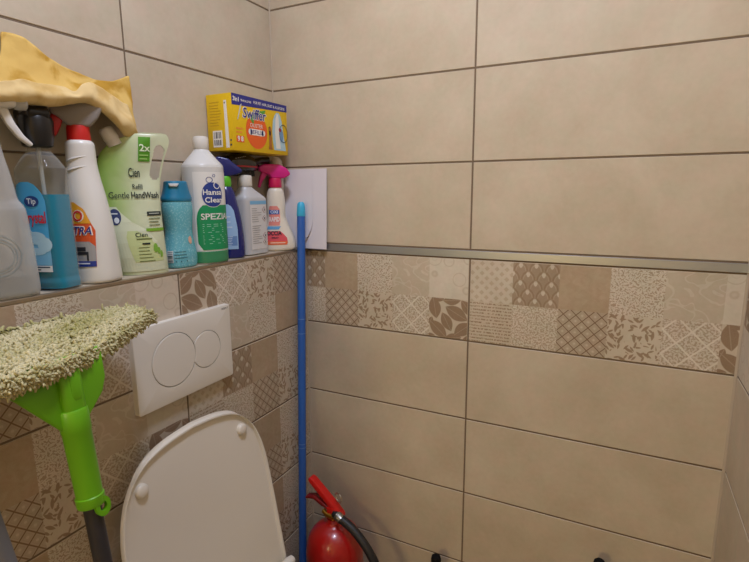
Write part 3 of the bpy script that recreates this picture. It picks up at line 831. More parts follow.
# 1 clear spray bottle
def b_clear():
    t = bottle('spray_bottle', (-.044, -.737), -22, 'clear spray bottle with white trigger and embossed circles, under the yellow cloth')
    body = clear_mat('milky_clear_plastic', rgb(236, 236, 232), .30, .12, rgb(232, 231, 226))
    L = Loft([(0, .049, .032, 2.8), (.004, .0545, .036, 2.8), (.02, .0555, .0365, 2.8), (.075, .051, .036, 2.6, .002), (.122, .046, .034, 2.4, .004), (.134, .041, .031, 2.3, .006), (.142, .034, .028, 2.2, .008), (.152, .031, .0265, 2.1, .009), (.18, .026, .023, 2, .010), (.21, .0185, .018, 2, .012), (.24, .0142, .0142, 2, .013), (.252, .0138, .0138, 2, .013)])
    bd = L.mesh('body', body, t)
    L.mesh('liquid', clear_mat('clear_liquid', rgb(214, 212, 202), .12, .05), t, scale=.94, zmax=.032, z0=.003)
    em = clear_mat('emboss', rgb(170, 180, 180), .75, .3, rgb(150, 160, 160))
    for r in (.030, .025, .0215): put('emboss_ring', d_ell(.004, .064, r, r, 40, rin=1-.0011/r, rings=1), L.front, em, bd, .0006)
    W = simple('trigger_white', rgb(216, 212, 204), .4)
    o = lathe('collar', [(.0165, .240), (.0172, .242), (.0172, .262), (.0155, .264)], W, t, seg=32, loc=(0, .013, 0))
    F = trig_frame(.262, 96); F = (F[0]+Vector((0, .013, 0)),)+F[1:]
    prism('trigger_head', [(-.030, .0), (.010, .0), (.016, .010), (.040, .012), (.041, .030), (.010, .036), (-.028, .034), (-.036, .018)], .026, W, t, frame=F, bev=.005, seg=3)
    o = tube('nozzle', [F[0]+F[1]*.038+Vector((0, 0, .021)), F[0]+F[1]*.043+Vector((0, 0, .021)), F[0]+F[1]*.053+Vector((0, 0, .021)), F[0]+F[1]*.055+Vector((0, 0, .021))], [.0105, .0112, .0108, .008], simple('nozzle_grey', rgb(178, 176, 170), .4), t, seg=20)
    prism('trigger_lever', [(.016, .012), (.030, .012), (.036, -.008), (.046, -.026), (.057, -.038), (.053, -.042), (.038, -.030), (.026, -.012)], .013, W, t, frame=F, bev=.003)
b_clear()

# 2 glass cleaner
def b_crystal():
    t = bottle('glass_cleaner_bottle', (-.044, -.6515), -72, 'clear bottle half full of teal glass cleaner with black sprayer and blue label')
    L = Loft([(0, .036, .030, 4), (.003, .0370, .0262, 4), (.012, .0374, .0266, 4), (.02, .0362, .0255, 4), (.03, .0362, .0255, 4), (.08, .0352, .0252, 4), (.15, .0342, .025, 4), (.186, .0335, .0255, 3.8), (.193, .0315, .0245, 3.2), (.206, .024, .0215, 2.4), (.217, .0155, .0155, 2), (.224, .0135, .0135, 2), (.232, .0135, .0135, 2)])
    bd = L.mesh('body', clear_mat('clear_pet', rgb(242, 242, 238), .03, .05, rgb(226, 226, 220)), t)
    m, nt, b, out = newmat('teal_liquid')
    b.inputs['Base Color'].default_value = rgb(0, 140, 176); b.inputs['Roughness'].default_value = .08; b.inputs['Transmission Weight'].default_value = 0; b.inputs['IOR'].default_value = 1.2
    L.mesh('liquid', m, t, scale=.955, zmax=.150, z0=.003)
    tube('dip_tube', [(0, .0, .01), (.0, .002, .12), (0, 0, .228)], .003, clear_mat('dip_tube', rgb(220, 220, 214), .5, .3), t, seg=10)
    lab = put('label', d_span([(.030+.0115*k, -.033, .0225) for k in range(10)]+[(.1405, -.033, .022), (.149, -.033, .0195), (.158, -.030, .014), (.165, -.024, .007), (.169, -.016, -.002)], 12), L.front, fl((70, 166, 218)), t, .0005)
    put('band', d_span([(.030, -.033, .0225), (.040, -.033, .0225)], 10), L.front, fl((226, 230, 232)), lab, .0009)
    put('sky', d_span([(.041, -.033, .0225), (.06, -.033, .0225), (.078, -.033, .0225), (.083, -.033, .0225)], 10), L.front, fl((120, 186, 224)), lab, .0008)
    put('splash', join(d_ell(.000, .083, .018, .010, 16), d_ell(-.018, .090, .014, .010, 16), d_ell(.014, .073, .012, .012, 16), d_ell(-.006, .062, .022, .006, 16)), L.front, fl((176, 214, 232)), lab, .0011)
    put('emblem', d_ell(.000, .1395, .0125, .0085, 24), L.front, fl((28, 62, 128)), lab, .0011)
    put('lettering', d_text('Tip', .000, .1395, .012, .015), L.front, fl((226, 236, 242)), lab, .0014)
    put('lettering', d_text('Crystal', .0010, .114, .025, .02, width=.040), L.front, fl((204, 38, 52)), lab, .0014)
    put('lettering', d_lines(-.03, .024, .0365, 2, .004, .0018, .4, 8), L.front, fl((40, 60, 90)), lab, .0012)
    lathe('collar', [(.0165, .222), (.021, .224), (.0235, .240), (.0245, .262), (.022, .268)], BLK, t, seg=36)
    F = trig_frame(.262, -120)
    CAPG = clear_mat('clear_cap', rgb(214, 214, 212), .5, .15, rgb(176, 176, 176))
    prism('sprayer_head', [(-.020, .0), (.028, .0), (.050, .006), (.054, .014), (.04, .022), (-.014, .024), (-.024, .012)], .030, BLK, t, frame=F, bev=.005, seg=3)
    prism('clear_cap', [(-.024, .0), (.020, .0), (.016, .018), (-.018, .020)], .030, CAPG, t, frame=trig_frame(.270, 62), bev=.005, seg=3)
    prism('trigger_lever', [(.026, .002), (.038, .004), (.044, -.014), (.040, -.034), (.034, -.034), (.034, -.014)], .012, BLK, t, frame=F, bev=.003)
b_crystal()

# 3 white spray bottle with red collar
def b_xtra():
    t = bottle('cleaner_spray_bottle', (-.043, -.5815), -72, 'white spray bottle with red collar and orange label showing a cooker')
    W = simple('white_bottle', rgb(222, 218, 208), .25, spec=.5)
    L = Loft([(0, .036, .030, 2.8), (.003, .041, .034, 2.8), (.012, .042, .0345, 2.8), (.035, .041, .034, 2.6), (.09, .0385, .032, 2.4, -.001), (.14, .033, .028, 2.2, -.002), (.175, .027, .0245, 2.1, -.003), (.20, .0235, .0225, 2, -.003), (.222, .0228, .022, 2, -.003), (.234, .0215, .021, 2, -.003), (.240, .0150, .0150, 2, -.003)])
    L.mesh('body', W, t)
    # moulded twist ribs near the neck
    for k in range(2):
        z0 = .192+k*.016
        pts = [Vector(L.front(-.020+.036*i/10, z0+.010*i/10-.006, .0)) for i in range(11)]
        tube('grip_ridge', pts, [.0004+.0016*math.sin(math.pi*i/10) for i in range(11)], W, t, seg=10)
    edge = lambda z: .0285-max(0, z-.09)*.42-max(0, z-.125)*.9
    rows = [(.030+.006*k, -.032, edge(.030+.006*k)) for k in range(17)]+[(.1325, -.029, .0035), (.137, -.024, -.003)]
    lab = put('label', d_span(rows, 14), L.front, fl((214, 84, 34)), t, .0005)
    put('band', d_span([r for r in rows if r[0] >= .1], 14), L.front, fl((228, 158, 38)), lab, .0008)
    put('band', d_span([(.030, -.032, .0285), (.034, -.032, .0285), (.0395, -.032, .0285)], 10), L.front, fl((38, 58, 140)), lab, .0009)
    put('picture', d_span([(.0395, -.032, .0285), (.055, -.032, .0285), (.064, -.032, .028), (.072, -.032, .020)], 12), L.front, fl((160, 158, 156)), lab, .0008)
    put('picture', join(d_rect(-.006, .018, .050, .055), d_rect(-.006, -.003, .040, .05, 2, 2), d_rect(.015, .018, .040, .05, 2, 2), d_rect(-.002, .014, .056, .063, 4, 4)), L.front, fl((44, 44, 48)), lab, .0012)
    put('picture', join(d_span([(.055, -.022, -.010), (.07, -.020, -.006), (.085, -.014, -.002), (.092, -.010, -.004)], 4)), L.front, fl((206, 204, 200)), lab, .0013)
    put('lettering', d_text('RIO', -.005, .1135, .026, .04, width=.038), L.front, fl((238, 226, 206)), lab, .0012)
    put('lettering', d_text('RIO', -.005, .1135, .024, .012, width=.034), L.front, fl((206, 34, 34)), lab, .0016)
    put('lettering', d_text('XTRA', .0035, .0895, .020, .045, .25, width=.045), L.front, fl((236, 226, 214)), lab, .0012)
    put('lettering', d_text('XTRA', .0035, .0895, .018, .012, .25, width=.042), L.front, fl((40, 52, 128)), lab, .0016)
    put('lettering', d_lines(-.02, .02, .0345, 1, .004, .002, .1), L.front, fl((220, 224, 236)), lab, .0013)
    RED = simple('red_collar', rgb(198, 32, 28), .4)
    lathe('collar', [(.0175, .238), (.0178, .240), (.0172, .258), (.0160, .262)], RED, t, seg=36, loc=(0, -.003, 0))
    F = trig_frame(.260, -50)
    HC = clear_mat('clear_sprayer', rgb(226, 222, 214), .42, .2, rgb(196, 188, 180))
    prism('trigger_head', [(-.015, 0), (.014, 0), (.030, .014), (.040, .020), (.040, .036), (.010, .041), (-.032, .038), (-.036, .030), (-.028, .014)], .026, HC, t, frame=F, bev=.004, seg=3)
    prism('trigger_lever', [(.022, .012), (.038, .020), (.043, .004), (.046, -.012), (.041, -.020), (.033, -.014), (.026, .000)], .014, RED, t, frame=F, bev=.003)
b_xtra()

# 4 refill pouch
def pouch():
    t = bottle('refill_pouch', (-.034, -.480), -30, 'pale green hand wash refill pouch with spout and carry handle', 'pouch')
    t.scale = (1, 1.15, 1.10)
    # outline in metres, (left, right) at heights z above the ledge
    rows = [(0, -.041, .0325), (.006, -.042, .0325), (.03, -.047, .031), (.06, -.0515, .0295), (.09, -.0555, .0285), (.12, -.058, .0285), (.15, -.0605, .0305), (.175, -.0605, .0345), (.195, -.057, .0395), (.208, -.049, .044), (.218, -.038, .0475), (.2255, -.026, .0485), (.2315, -.012, .0475), (.236, .002, .044), (.2375, .010, .036)]
    rows = catmull(rows, 8); nx = 72
    m, nt, b, out = newmat('pouch_film'); X.nt = nt
    tc = nt.nodes.new('ShaderNodeTexCoord'); sp = nt.nodes.new('ShaderNodeSeparateXYZ'); nt.links.new(tc.outputs['Object'], sp.inputs[0])
    y, z = X(sp.outputs[1]), X(sp.outputs[2])
    k = sstep(y+z*-.10+noise(tc.outputs['Object'], 22, 2)*.03, -.06, .012)
    mx = nt.nodes.new('ShaderNodeMix'); mx.data_type = 'RGBA'; mx.inputs[6].default_value = rgb(142, 176, 78); mx.inputs[7].default_value = rgb(202, 208, 172)
    nt.links.new(k.v, mx.inputs[0]); nt.links.new(mx.outputs[2], b.inputs['Base Color'])
    b.inputs['Roughness'].default_value = .3; b.inputs['Specular IOR Level'].default_value = .5
    n = nt.nodes.new('ShaderNodeTexNoise'); n.inputs['Scale'].default_value = 28; nt.links.new(tc.outputs['Object'], n.inputs['Vector'])
    bp = nt.nodes.new('ShaderNodeBump'); bp.inputs['Strength'].default_value = .35; bp.inputs['Distance'].default_value = .006
    nt.links.new(n.outputs['Fac'], bp.inputs['Height']); nt.links.new(bp.outputs[0], b.inputs['Normal'])
    def hole(y, z):   # slanted slot of the carry handle
        a = Vector((.0225, .168)); c = Vector((.0325, .210)); p = Vector((y, z)); d = c-a; q = max(0, min(1, (p-a).dot(d)/d.dot(d)))
        return (p-(a+d*q)).length < .0078
    def sm(a, b, x): x = max(0, min(1, (x-a)/(b-a))); return x*x*(3-2*x)
    def thick(y, z, l, r):
        u = (y-l)/(r-l); e = max(0, min(1, 4*u*(1-u)))**.6
        return .0008+(.021*max(0, 1-z/.235)**.55)*e*(1-.68*sm(.135, .175, z)*sm(.50, .78, u))
    v = []; f = []
    for sg in (1, -1):
        for z_, l, r_ in rows:
            for i in range(nx+1):
                yy = l+(r_-l)*i/nx; v.append((sg*thick(yy, z_, l, r_)+.004*math.sin(z_*30), yy, z_))
    q = len(rows)*(nx+1); I = lambda i, j, s: s*q+j*(nx+1)+i
    for j in range(len(rows)-1):
        for i in range(nx):
            c = [v[I(i+a, j+b_, 0)] for a in (0, 1) for b_ in (0, 1)]
            if hole(sum(p[1] for p in c)/4, sum(p[2] for p in c)/4): continue
            f.append((I(i, j, 0), I(i+1, j, 0), I(i+1, j+1, 0), I(i, j+1, 0))); f.append((I(i, j, 1), I(i, j+1, 1), I(i+1, j+1, 1), I(i+1, j, 1)))
    for j in range(len(rows)-1):
        f.append((I(0, j, 0), I(0, j+1, 0), I(0, j+1, 1), I(0, j, 1))); f.append((I(nx, j, 0), I(nx, j, 1), I(nx, j+1, 1), I(nx, j+1, 0)))
    for i in range(nx):
        f.append((I(i, 0, 0), I(i, 0, 1), I(i+1, 0, 1), I(i+1, 0, 0))); J = len(rows)-1; f.append((I(i, J, 0), I(i+1, J, 0), I(i+1, J, 1), I(i, J, 1)))
    body = link('pouch_body', pydata('pouch_body', v, f), m, t, smooth=60)
    def fm(y, z, o):
        l, r_ = -.05, .04
        for a, b2 in zip(rows, rows[1:]):
            if a[0] <= z <= b2[0] and b2[0] > a[0]:
                k2 = (z-a[0])/(b2[0]-a[0]); l = a[1]+(b2[1]-a[1])*k2; r_ = a[2]+(b2[2]-a[2])*k2; break
        yy = max(l, min(r_, y)); return (thick(yy, z, l, r_)+.004*math.sin(z*30)+o, yy, z)
    WC = simple('spout_white', rgb(220, 216, 206), .4)
    d = Vector((0, -.42, .9)).normalized(); o = Vector((.002, -.0315, .2145))
    tube('spout', [o, o+d*.012], .0105, WC, t, seg=24)
    tube('cap', [o+d*.010, o+d*.011, o+d*.027, o+d*.030], [.0105, .0115, .0112, .0085], WC, t, seg=28)
    DK = fl((34, 44, 40)); 
    put('label', d_rect(-.0015, .0165, .190, .230, 8, 10, .003), fm, fl((84, 150, 34)), t, .0012)
    put('lettering', d_text('2x', .0095, .2115, .016, .02), fm, fl((226, 240, 206)), t, .0020)
    put('lettering', d_lines(.001, .015, .199, 2, .006, .002, .2), fm, fl((160, 206, 110)), t, .0020)
    put('lettering', d_text('Cien', -.009, .1705, .021, .012, width=.017), fm, DK, t, .0018)
    put('lettering', d_text('Refill', -.006, .1475, .012, .008, width=.015), fm, DK, t, .0018)
    put('lettering', d_text('Gentle', -.034, .1335, .0150, .002, width=.029), fm, DK, t, .0018)
    put('lettering', d_text('HandWash', .0045, .1335, .0150, .018, width=.042), fm, DK, t, .0018)
    put('label', d_rect(.004, .0265, .0995, .1065, 8, 2), fm, DK, t, .0014)
    put('lettering', d_lines(.007, .0235, .1025, 1, .004, .0015, .1), fm, fl((170, 176, 160)), t, .0020)
    put('lettering', d_lines(.006, .0265, .094, 3, .0055, .0018, .5, 3), fm, fl((120, 130, 96)), t, .0016)
    put('label', d_rect(.000, .0285, .0735, .0785, 8, 2), fm, fl((118, 166, 40)), t, .0014)
    # printed picture of a pale pump bottle
    put('picture', d_span([(.006, -.038, .026), (.03, -.042, .025), (.055, -.045, .016), (.075, -.047, .002), (.09, -.049, -.020), (.105, -.050, -.034), (.115, -.049, -.040)], 16), fm, fl((208, 214, 182)), t, .0010)
    put('picture', d_span([(.022, -.020, .024), (.035, -.024, .024), (.05, -.028, .014), (.065, -.030, .002), (.075, -.028, -.014)], 12), fm, fl((196, 208, 146)), t, .0013)
    put('emblem', d_ell(-.043, .0985, .0085, .0135, 24), fm, fl((44, 60, 104)), t, .0016)
    put('emblem', join(d_ell(-.041, .093, .0035, .005, 14), d_rect(-.048, -.039, .103, .105, 3, 1)), fm, fl((214, 220, 224)), t, .0020)
    put('lettering', d_text('Cien', -.008, .068, .010, .01), fm, DK, t, .0020)
    put('lettering', join(d_lines(-.016, .008, .060, 1, .004, .0022, .1), d_lines(-.014, .010, .046, 5, .0058, .0012, .4, 6)), fm, fl((104, 116, 66)), t, .0018)
    put('label', d_rect(-.008, .004, .0515, .0545, 4, 1), fm, DK, t, .0022)
    put('leaf_picture', join(d_ell(.012, .045, .0035, .008, 14), d_ell(.017, .040, .0025, .006, 14), d_ell(.021, .034, .002, .006, 14)), fm, fl((126, 176, 62)), t, .0020)
pouch()

# 5 turquoise shower gel
def b_gel():
    t = bottle('shower_gel_bottle', (-.0405, -.3925), 0, 'small turquoise speckled shower gel bottle with darker blue cap')
    m, nt, b, out = newmat('turquoise_gel'); X.nt = nt
    tc = nt.nodes.new('ShaderNodeTexCoord'); n = noise(tc.outputs['Object'], 330, 1)
    mx = nt.nodes.new('ShaderNodeMix'); mx.data_type = 'RGBA'; mx.inputs[6].default_value = rgb(104, 178, 190); mx.inputs[7].default_value = rgb(140, 200, 206)
    nt.links.new(sstep(n, .52, .7).v, mx.inputs[0]); nt.links.new(mx.outputs[2], b.inputs['Base Color']); b.inputs['Roughness'].default_value = .15
    L = Loft([(0, .028, .022, 2.6), (.003, .0325, .025, 2.6), (.012, .0345, .026, 2.5), (.028, .0345, .026, 2.5), (.048, .0305, .0242, 2.4), (.072, .0270, .0228, 2.4), (.095, .0290, .0238, 2.4), (.115, .0312, .0246, 2.4), (.130, .0305, .024, 2.4), (.1345, .029, .023, 2.4)])
    L.mesh('body', m, t)
    L2 = Loft([(.1345, .0305, .0245, 2.4), (.140, .0312, .0248, 2.4), (.150, .0275, .0225, 2.4), (.166, .0235, .0200, 2.4), (.172, .0225, .0190, 2.4), (.1745, .020, .017, 2.4)])
    cap = L2.mesh('cap', simple('teal_cap', rgb(22, 118, 152), .35), t)
    # white thumb notch at the top of the cap, towards the room
    a = math.radians(-45); F = (Vector((.0222*math.cos(a), .0262*math.sin(a), .1665)), Vector((-math.sin(a), math.cos(a), 0)), (0, 0, 1), Vector((math.cos(a), math.sin(a), 0)))
    prism('thumb_notch', [(-.010, .003), (.010, .003), (.006, -.003), (-.006, -.003)], .006, fl((224, 226, 224)), cap, frame=F, bev=.0008)
    def fs(y, z, o):   # wrap round the side that faces the room
        a_, b_, n_, oy = L.at(z); th = math.radians(-45)+y/.030; c, s = math.cos(th), math.sin(th)
        return (math.copysign(abs(c)**(2/n_), c)*(b_+o), math.copysign(abs(s)**(2/n_), s)*(a_+o), z)
    lab = put('label', d_rect(-.023, -.009, .012, .036, 6, 3), fs, fl((206, 210, 208)), t, .0005)
    put('barcode', d_bars(-.0215, -.0105, .0135, .0345, 7, 5, False), fs, fl((70, 96, 104)), lab, .0008)
    put('lettering', join(d_lines(-.006, .022, .033, 3, .006, .0012, .3, 9), *[d_rect(-.004+k*.011, -.002+k*.011, .013, .0155, 1, 1) for k in range(3)]), fs, fl((38, 96, 112)), t, .0008)
    put('label', d_ell(.028, .056, .004, .008, 12), fs, fl((222, 178, 150)), t, .0008)
b_gel()

# 6 white and green cleaner bottle
def b_hansa():
    t = bottle('cleaner_bottle', (-.0435, -.3135), -22, 'tall milky cleaner bottle with white cap and green and white label')
    body = clear_mat('milky_bottle', rgb(232, 232, 226), .85, .3, rgb(222, 221, 214))
    GRN = simple('green_liquid_seen', rgb(60, 138, 92), .3)
    L = Loft([(0, .0385, .0385, 2.3), (.003, .0415, .0415, 2.3), (.01, .0422, .0422, 2.3), (.05, .0422, .0422, 2.3), (.12, .0422, .0422, 2.3), (.195, .0422, .0422, 2.3), (.206, .0416, .0416, 2.3), (.212, .039, .039, 2.2), (.225, .0285, .0285, 2), (.237, .0185, .0185, 2), (.242, .0152, .0152, 2), (.246, .015, .015, 2)])
    L.mesh('body', body, t)
    # green liquid shows through the foot of the bottle
    Loft([(.001, .0388, .0388, 2.3), (.003, .0418, .0418, 2.3), (.01, .0425, .0425, 2.3), (.020, .0425, .0425, 2.3), (.0265, .0425, .0425, 2.3), (.0275, .040, .040, 2.3)]).mesh('green_foot', GRN, t)
    lathe('cap', [(.0155, .243), (.0162, .244), (.0160, .264), (.0150, .268), (.010, .2695)], simple('cap_white', rgb(224, 220, 210), .35), t, seg=36)
    GR = fl((14, 142, 84)); WH = fl((226, 224, 216)); NV = fl((34, 58, 132))
    def fs(y, z, o):
        a_, b_, n_, oy = L.at(z); th = y/.0422; c, s = math.cos(th), math.sin(th)
        return (math.copysign(abs(c)**(2/n_), c)*(b_+o), math.copysign(abs(s)**(2/n_), s)*(a_+o), z)
    lab = put('label', d_rect(-.038, .050, .029, .194, 36, 12), fs, WH, t, .0004)
    rows = []
    for k in range(15):
        z = .030+k*.0068; arc = max(0, (z-.092)/.037)
        rows.append((z, -.0345+.028*(1-math.sqrt(max(0, 1-min(1, arc)**2)))*1.0+max(0, (.045-z))*.75, .0495))
    put('green_field', d_span(rows, 34), fs, GR, lab, .0007)
    put('emblem', d_ell(.001, .147, .0215, .0265, 36), fs, WH, lab, .0008)
    put('emblem', d_ell(.001, .147, .0205, .0255, 36), fs, NV, lab, .0010)
    put('emblem', join(d_ell(-.004, .1775, .0058, .0062, 24, rin=.82, rings=1), d_ell(.004, .1865, .0028, .0031, 18, rin=.72, rings=1)), fs, NV, lab, .0010)
    put('emblem', d_ell(.009, .1665, .0068, .0078, 24, rin=.78, rings=1), fs, WH, lab, .0013)
    put('lettering', d_text('Hansa', .001, .1515, .0155, .022, width=.036), fs, WH, lab, .0014)
    put('lettering', d_text('Clean', .003, .1355, .0155, .022, width=.033), fs, WH, lab, .0014)
    put('lettering', d_text('SPEZIAL', .009, .1005, .0180, .018, width=.066), fs, WH, lab, .0014)
    put('lettering', join(d_lines(-.022, .040, .084, 5, .0042, .0012, .4, 2), d_lines(-.022, .040, .060, 5, .0042, .0012, .5, 7)), fs, fl((150, 206, 176)), lab, .0011)
b_hansa()

# 7 dark blue spray bottle
def b_dark():
    t = bottle('blue_spray_bottle', (-.045, -.2355), -50, 'dark blue spray bottle with bright green collar between white bottles')
    NB = simple('navy_plastic', rgb(24, 32, 100), .25, spec=.6)
    L = Loft([(0, .025, .021, 2.6), (.003, .0295, .0245, 2.6), (.012, .0305, .025, 2.6), (.04, .030, .0245, 2.5), (.09, .0275, .023, 2.3, -.002), (.135, .0215, .020, 2.1, -.005), (.155, .0175, .017, 2, -.006), (.166, .0125, .0125, 2, -.0065), (.176, .012, .012, 2, -.0065)])
    L.mesh('body', NB, t)
    rows = [(.022+.011*k, -.022, .0165-max(0, .022+.011*k-.07)*.16) for k in range(9)]+[(.120, -.021, .0045), (.1245, -.019, -.002)]
    lab = put('label', d_span(rows, 12), L.front, fl((150, 184, 216)), t, .0005)
    put('label_panel', d_span([(.030, -.021, .0145), (.040, -.021, .0145), (.052, -.021, .0145)], 8), L.front, fl((98, 134, 182)), lab, .0008)
    put('lettering', join(d_lines(-.018, .013, .05, 6, .0038, .0014, .4, 5), d_lines(-.016, .010, .095, 3, .012, .003, .4, 6)), L.front, fl((196, 212, 228)), lab, .0010)
    lathe('collar', [(.0128, .164), (.0136, .165), (.0136, .186), (.012, .188)], simple('bright_green', rgb(92, 186, 34), .4), t, seg=28, loc=(0, -.0065, 0))
    F = trig_frame(.186, 92); F = (F[0]+Vector((0, -.0065, 0)),)+F[1:]
    prism('trigger_head', [(-.022, .0), (.010, .002), (.034, .008), (.040, .013), (.037, .018), (.010, .041), (-.012, .046), (-.022, .042)], .024, NB, t, frame=F, bev=.004, seg=3)
    prism('trigger_lever', [(-.030, .030), (-.020, .034), (-.022, .010), (-.030, -.018), (-.036, -.018)], .012, NB, t, frame=F, bev=.002)
b_dark()

# 8 milky jug
def b_jug():
    t = bottle('disinfectant_bottle', (-.0475, -.1640), 0, 'rectangular milky plastic bottle with white cap and small-print white label')
    body = clear_mat('milky_jug', rgb(232, 232, 232), .66, .25, rgb(222, 222, 220))
    L = Loft([(0, .036, .021, 5), (.003, .041, .0265, 5), (.010, .0415, .027, 5), (.06, .0415, .027, 5), (.12, .0415, .027, 5), (.136, .0412, .0268, 4.5, 0), (.146, .034, .023, 3.5, -.004), (.156, .023, .019, 2.6, -.009), (.164, .0165, .016, 2, -.012), (.172, .0155, .0155, 2, -.012)])
    L.mesh('body', body, t, seg=56)
    L.mesh('liquid', clear_mat('jug_liquid', rgb(206, 206, 210), .25, .1), t, scale=.95, zmax=.082, z0=.003, seg=56)
    lathe('cap', [(.0172, .166), (.0178, .167), (.0176, .187), (.0165, .191), (.010, .1925)], simple('jug_cap', rgb(222, 218, 206), .4), t, seg=32, loc=(0, -.012, 0))
    lab = put('label', d_rect(-.028, .0335, .014, .122, 10, 6), L.front, fl((216, 214, 210)), t, .0005)
    put('band', d_rect(-.028, .0335, .1225, .131, 10, 1), L.front, fl((124, 180, 214)), lab, .0007)
    put('lettering', join(d_lines(-.024, .012, .112, 7, .0052, .0012, .5, 2), d_lines(-.024, .012, .070, 9, .0052, .0012, .5, 3)), L.front, fl((150, 148, 146)), lab, .0010)
    for z in (.109, .088, .046, .030):
        put('hazard_mark', join(([(.022, z+.008), (.0305, z), (.022, z-.008), (.0135, z)], [(0, 3, 2, 1)])), L.front, fl((150, 86, 80)), lab, .0009)
        put('hazard_mark', join(([(.022, z+.0065), (.029, z), (.022, z-.0065), (.015, z)], [(0, 3, 2, 1)])), L.front, fl((222, 220, 216)), lab, .0012)
        put('hazard_mark', d_ell(.022, z, .002, .003, 10), L.front, fl((40, 38, 38)), lab, .0015)
b_jug()

# 9 pink trigger bottle
def b_pink():
    t = bottle('stain_spray_bottle', (-.0405, -.0675), -50, 'cream bottle with waisted body and bright pink trigger sprayer')
    CR = simple('cream_bottle', rgb(226, 218, 200), .3, spec=.5)
    PK = simple('pink_plastic', rgb(208, 34, 128), .35); PK2 = simple('pink_collar', rgb(202, 24, 84), .4)
    L = Loft([(0, .036, .022, 2.6), (.003, .0455, .026, 2.6, .001), (.012, .0480, .0275, 2.6, .001), (.03, .0460, .027, 2.5, .001), (.05, .0385, .025, 2.4, .001), (.07, .0300, .0225, 2.3, .001), (.09, .0245, .021, 2.2), (.115, .0245, .021, 2.1), (.14, .0230, .0205, 2), (.155, .0195, .019, 2), (.163, .0145, .0145, 2), (.168, .014, .014, 2)])
    L.mesh('body', CR, t)
    F_ = L.front
    lab = put('label', d_span([(.0165, -.034, .024), (.022, -.034, .026), (.034, -.033, .0245), (.045, -.030, .015), (.052, -.027, .007)], 14), F_, fl((222, 82, 92)), t, .0005)
    put('label', d_span([(.066, -.022, .0065), (.075, -.0205, .0085), (.092, -.019, .0085), (.108, -.019, .008), (.116, -.017, .002)], 10), F_, fl((226, 140, 128)), t, .0005)
    put('label', d_span([(.095, -.019, .007), (.106, -.019, .007)], 8), F_, fl((52, 92, 168)), t, .0009)
    put('label', d_span([(.056, -.026, .004), (.064, -.0235, .010)], 8), F_, fl((96, 160, 206)), t, .0007)
    put('lettering', d_text('RAPID', -.006, .0815, .0165, .03, width=.026), F_, fl((238, 232, 226)), t, .0013)
    put('lettering', d_text('OXI', -.006, .1005, .011, .03), F_, fl((214, 224, 240)), t, .0013)
    put('band', d_span([(.0165, -.034, .024), (.0195, -.034, .025), (.0255, -.034, .025)], 12), F_, fl((232, 108, 62)), lab, .0008)
    put('lettering', d_text('DOCCIA', -.012, .046, .0145, .035, width=.046), F_, fl((30, 26, 44)), t, .0014)
    put('lettering', d_text('SPRAY', -.006, .0345, .006, .03, width=.018), F_, fl((60, 30, 60)), t, .0014)
    put('lettering', d_lines(-.03, .02, .0205, 1, .004, .0022, .1), F_, fl((244, 214, 190)), lab, .0012)
    lathe('collar', [(.0165, .163), (.0172, .165), (.0160, .184), (.0150, .187)], PK2, t, seg=32)
    F = trig_frame(.186, -76)
    prism('trigger_head', [(-.020, .0), (.012, .0), (.018, .010), (.042, .018), (.046, .028), (.030, .036), (-.010, .036), (-.030, .026), (-.040, .012), (-.034, .006)], .026, PK, t, frame=F, bev=.006, seg=3)
    prism('trigger_lever', [(.020, .012), (.034, .018), (.040, .004), (.044, -.014), (.046, -.022), (.040, -.024), (.034, -.008), (.026, .002)], .013, PK, t, frame=F, bev=.003)
    tube('nozzle', [F[0]+F[1]*.040+Vector((0, 0, .027)), F[0]+F[1]*.054+Vector((0, 0, .027))], .0075, BLK, t, seg=16)
b_pink()

# behind the front row: a white bottle and a black brush carry the carton
def b_back():
    t = bottle('white_bottle', (-.068, -.024), 0, 'white domed bottle top behind the pink trigger, below the yellow carton')
    W = simple('plain_white_bottle', rgb(214, 206, 192), .35)
    Loft([(0, .0165, .0165, 2), (.003, .0185, .0185, 2), (.10, .0185, .0185, 2), (.19, .0185, .0185, 2), (.20, .017, .017, 2)]).mesh('body', W, t)
    lathe('cap', [(.0172, .200), (.0178, .202), (.0175, .220), (.0155, .233), (.011, .240), (.005, .2435), (.001, .2443)], W, t, seg=28)
b_back()
def brush():
    t = tag(empty('cleaning_brush', (-.058, -.176, LEDGE+.1965)), 'black brush with a red stripe wedged under the yellow carton', 'brush')
    L = Loft([(.006, .044, .018, 2.4), (.010, .050, .0235, 2.4), (.022, .053, .025, 2.2), (.034, .048, .023, 2.2), (.042, .036, .017, 2), (.0465, .016, .008, 2)])
    L.mesh('back', simple('gloss_black', rgb(20, 18, 20), .18, spec=.7), t)
    def fs(y, z, o): return L.front(y, z, o)
    put('stripe', d_span([(.0145, -.036, .050), (.0180, -.036, .050)], 18), fs, fl((176, 32, 40)), t, .0008)
    put('pale_speck', join(*[d_ell(-.034+k*.006, .034+k*.0012, .0012, .0009, 8) for k in range(6)]), fs, fl((200, 200, 200)), t, .0010)  # short row of tiny pale grey specks on the brush back
    bm = bmesh.new(); rr = random.Random(2)
    V = []; F = []
    for i in range(260):
        y = rr.uniform(-.036, .036); x = rr.uniform(-.014, .014); v, f = tube_data([(x, y, .012), (x*1.1, y*1.03, -.006)], .0009, 4)
        b = len(V); V += v; F += [tuple(j+b for j in q) for q in f]
    o = link('bristles', pydata('bristles', V, F), BLK, t); o['kind'] = 'stuff'
    tube('handle', [(0, .045, .026), (0, .07, .034), (.004, .096, .036), (.006, .100, .036)], [.010, .008, .0095, .0085], BLK, t, seg=18)
brush()

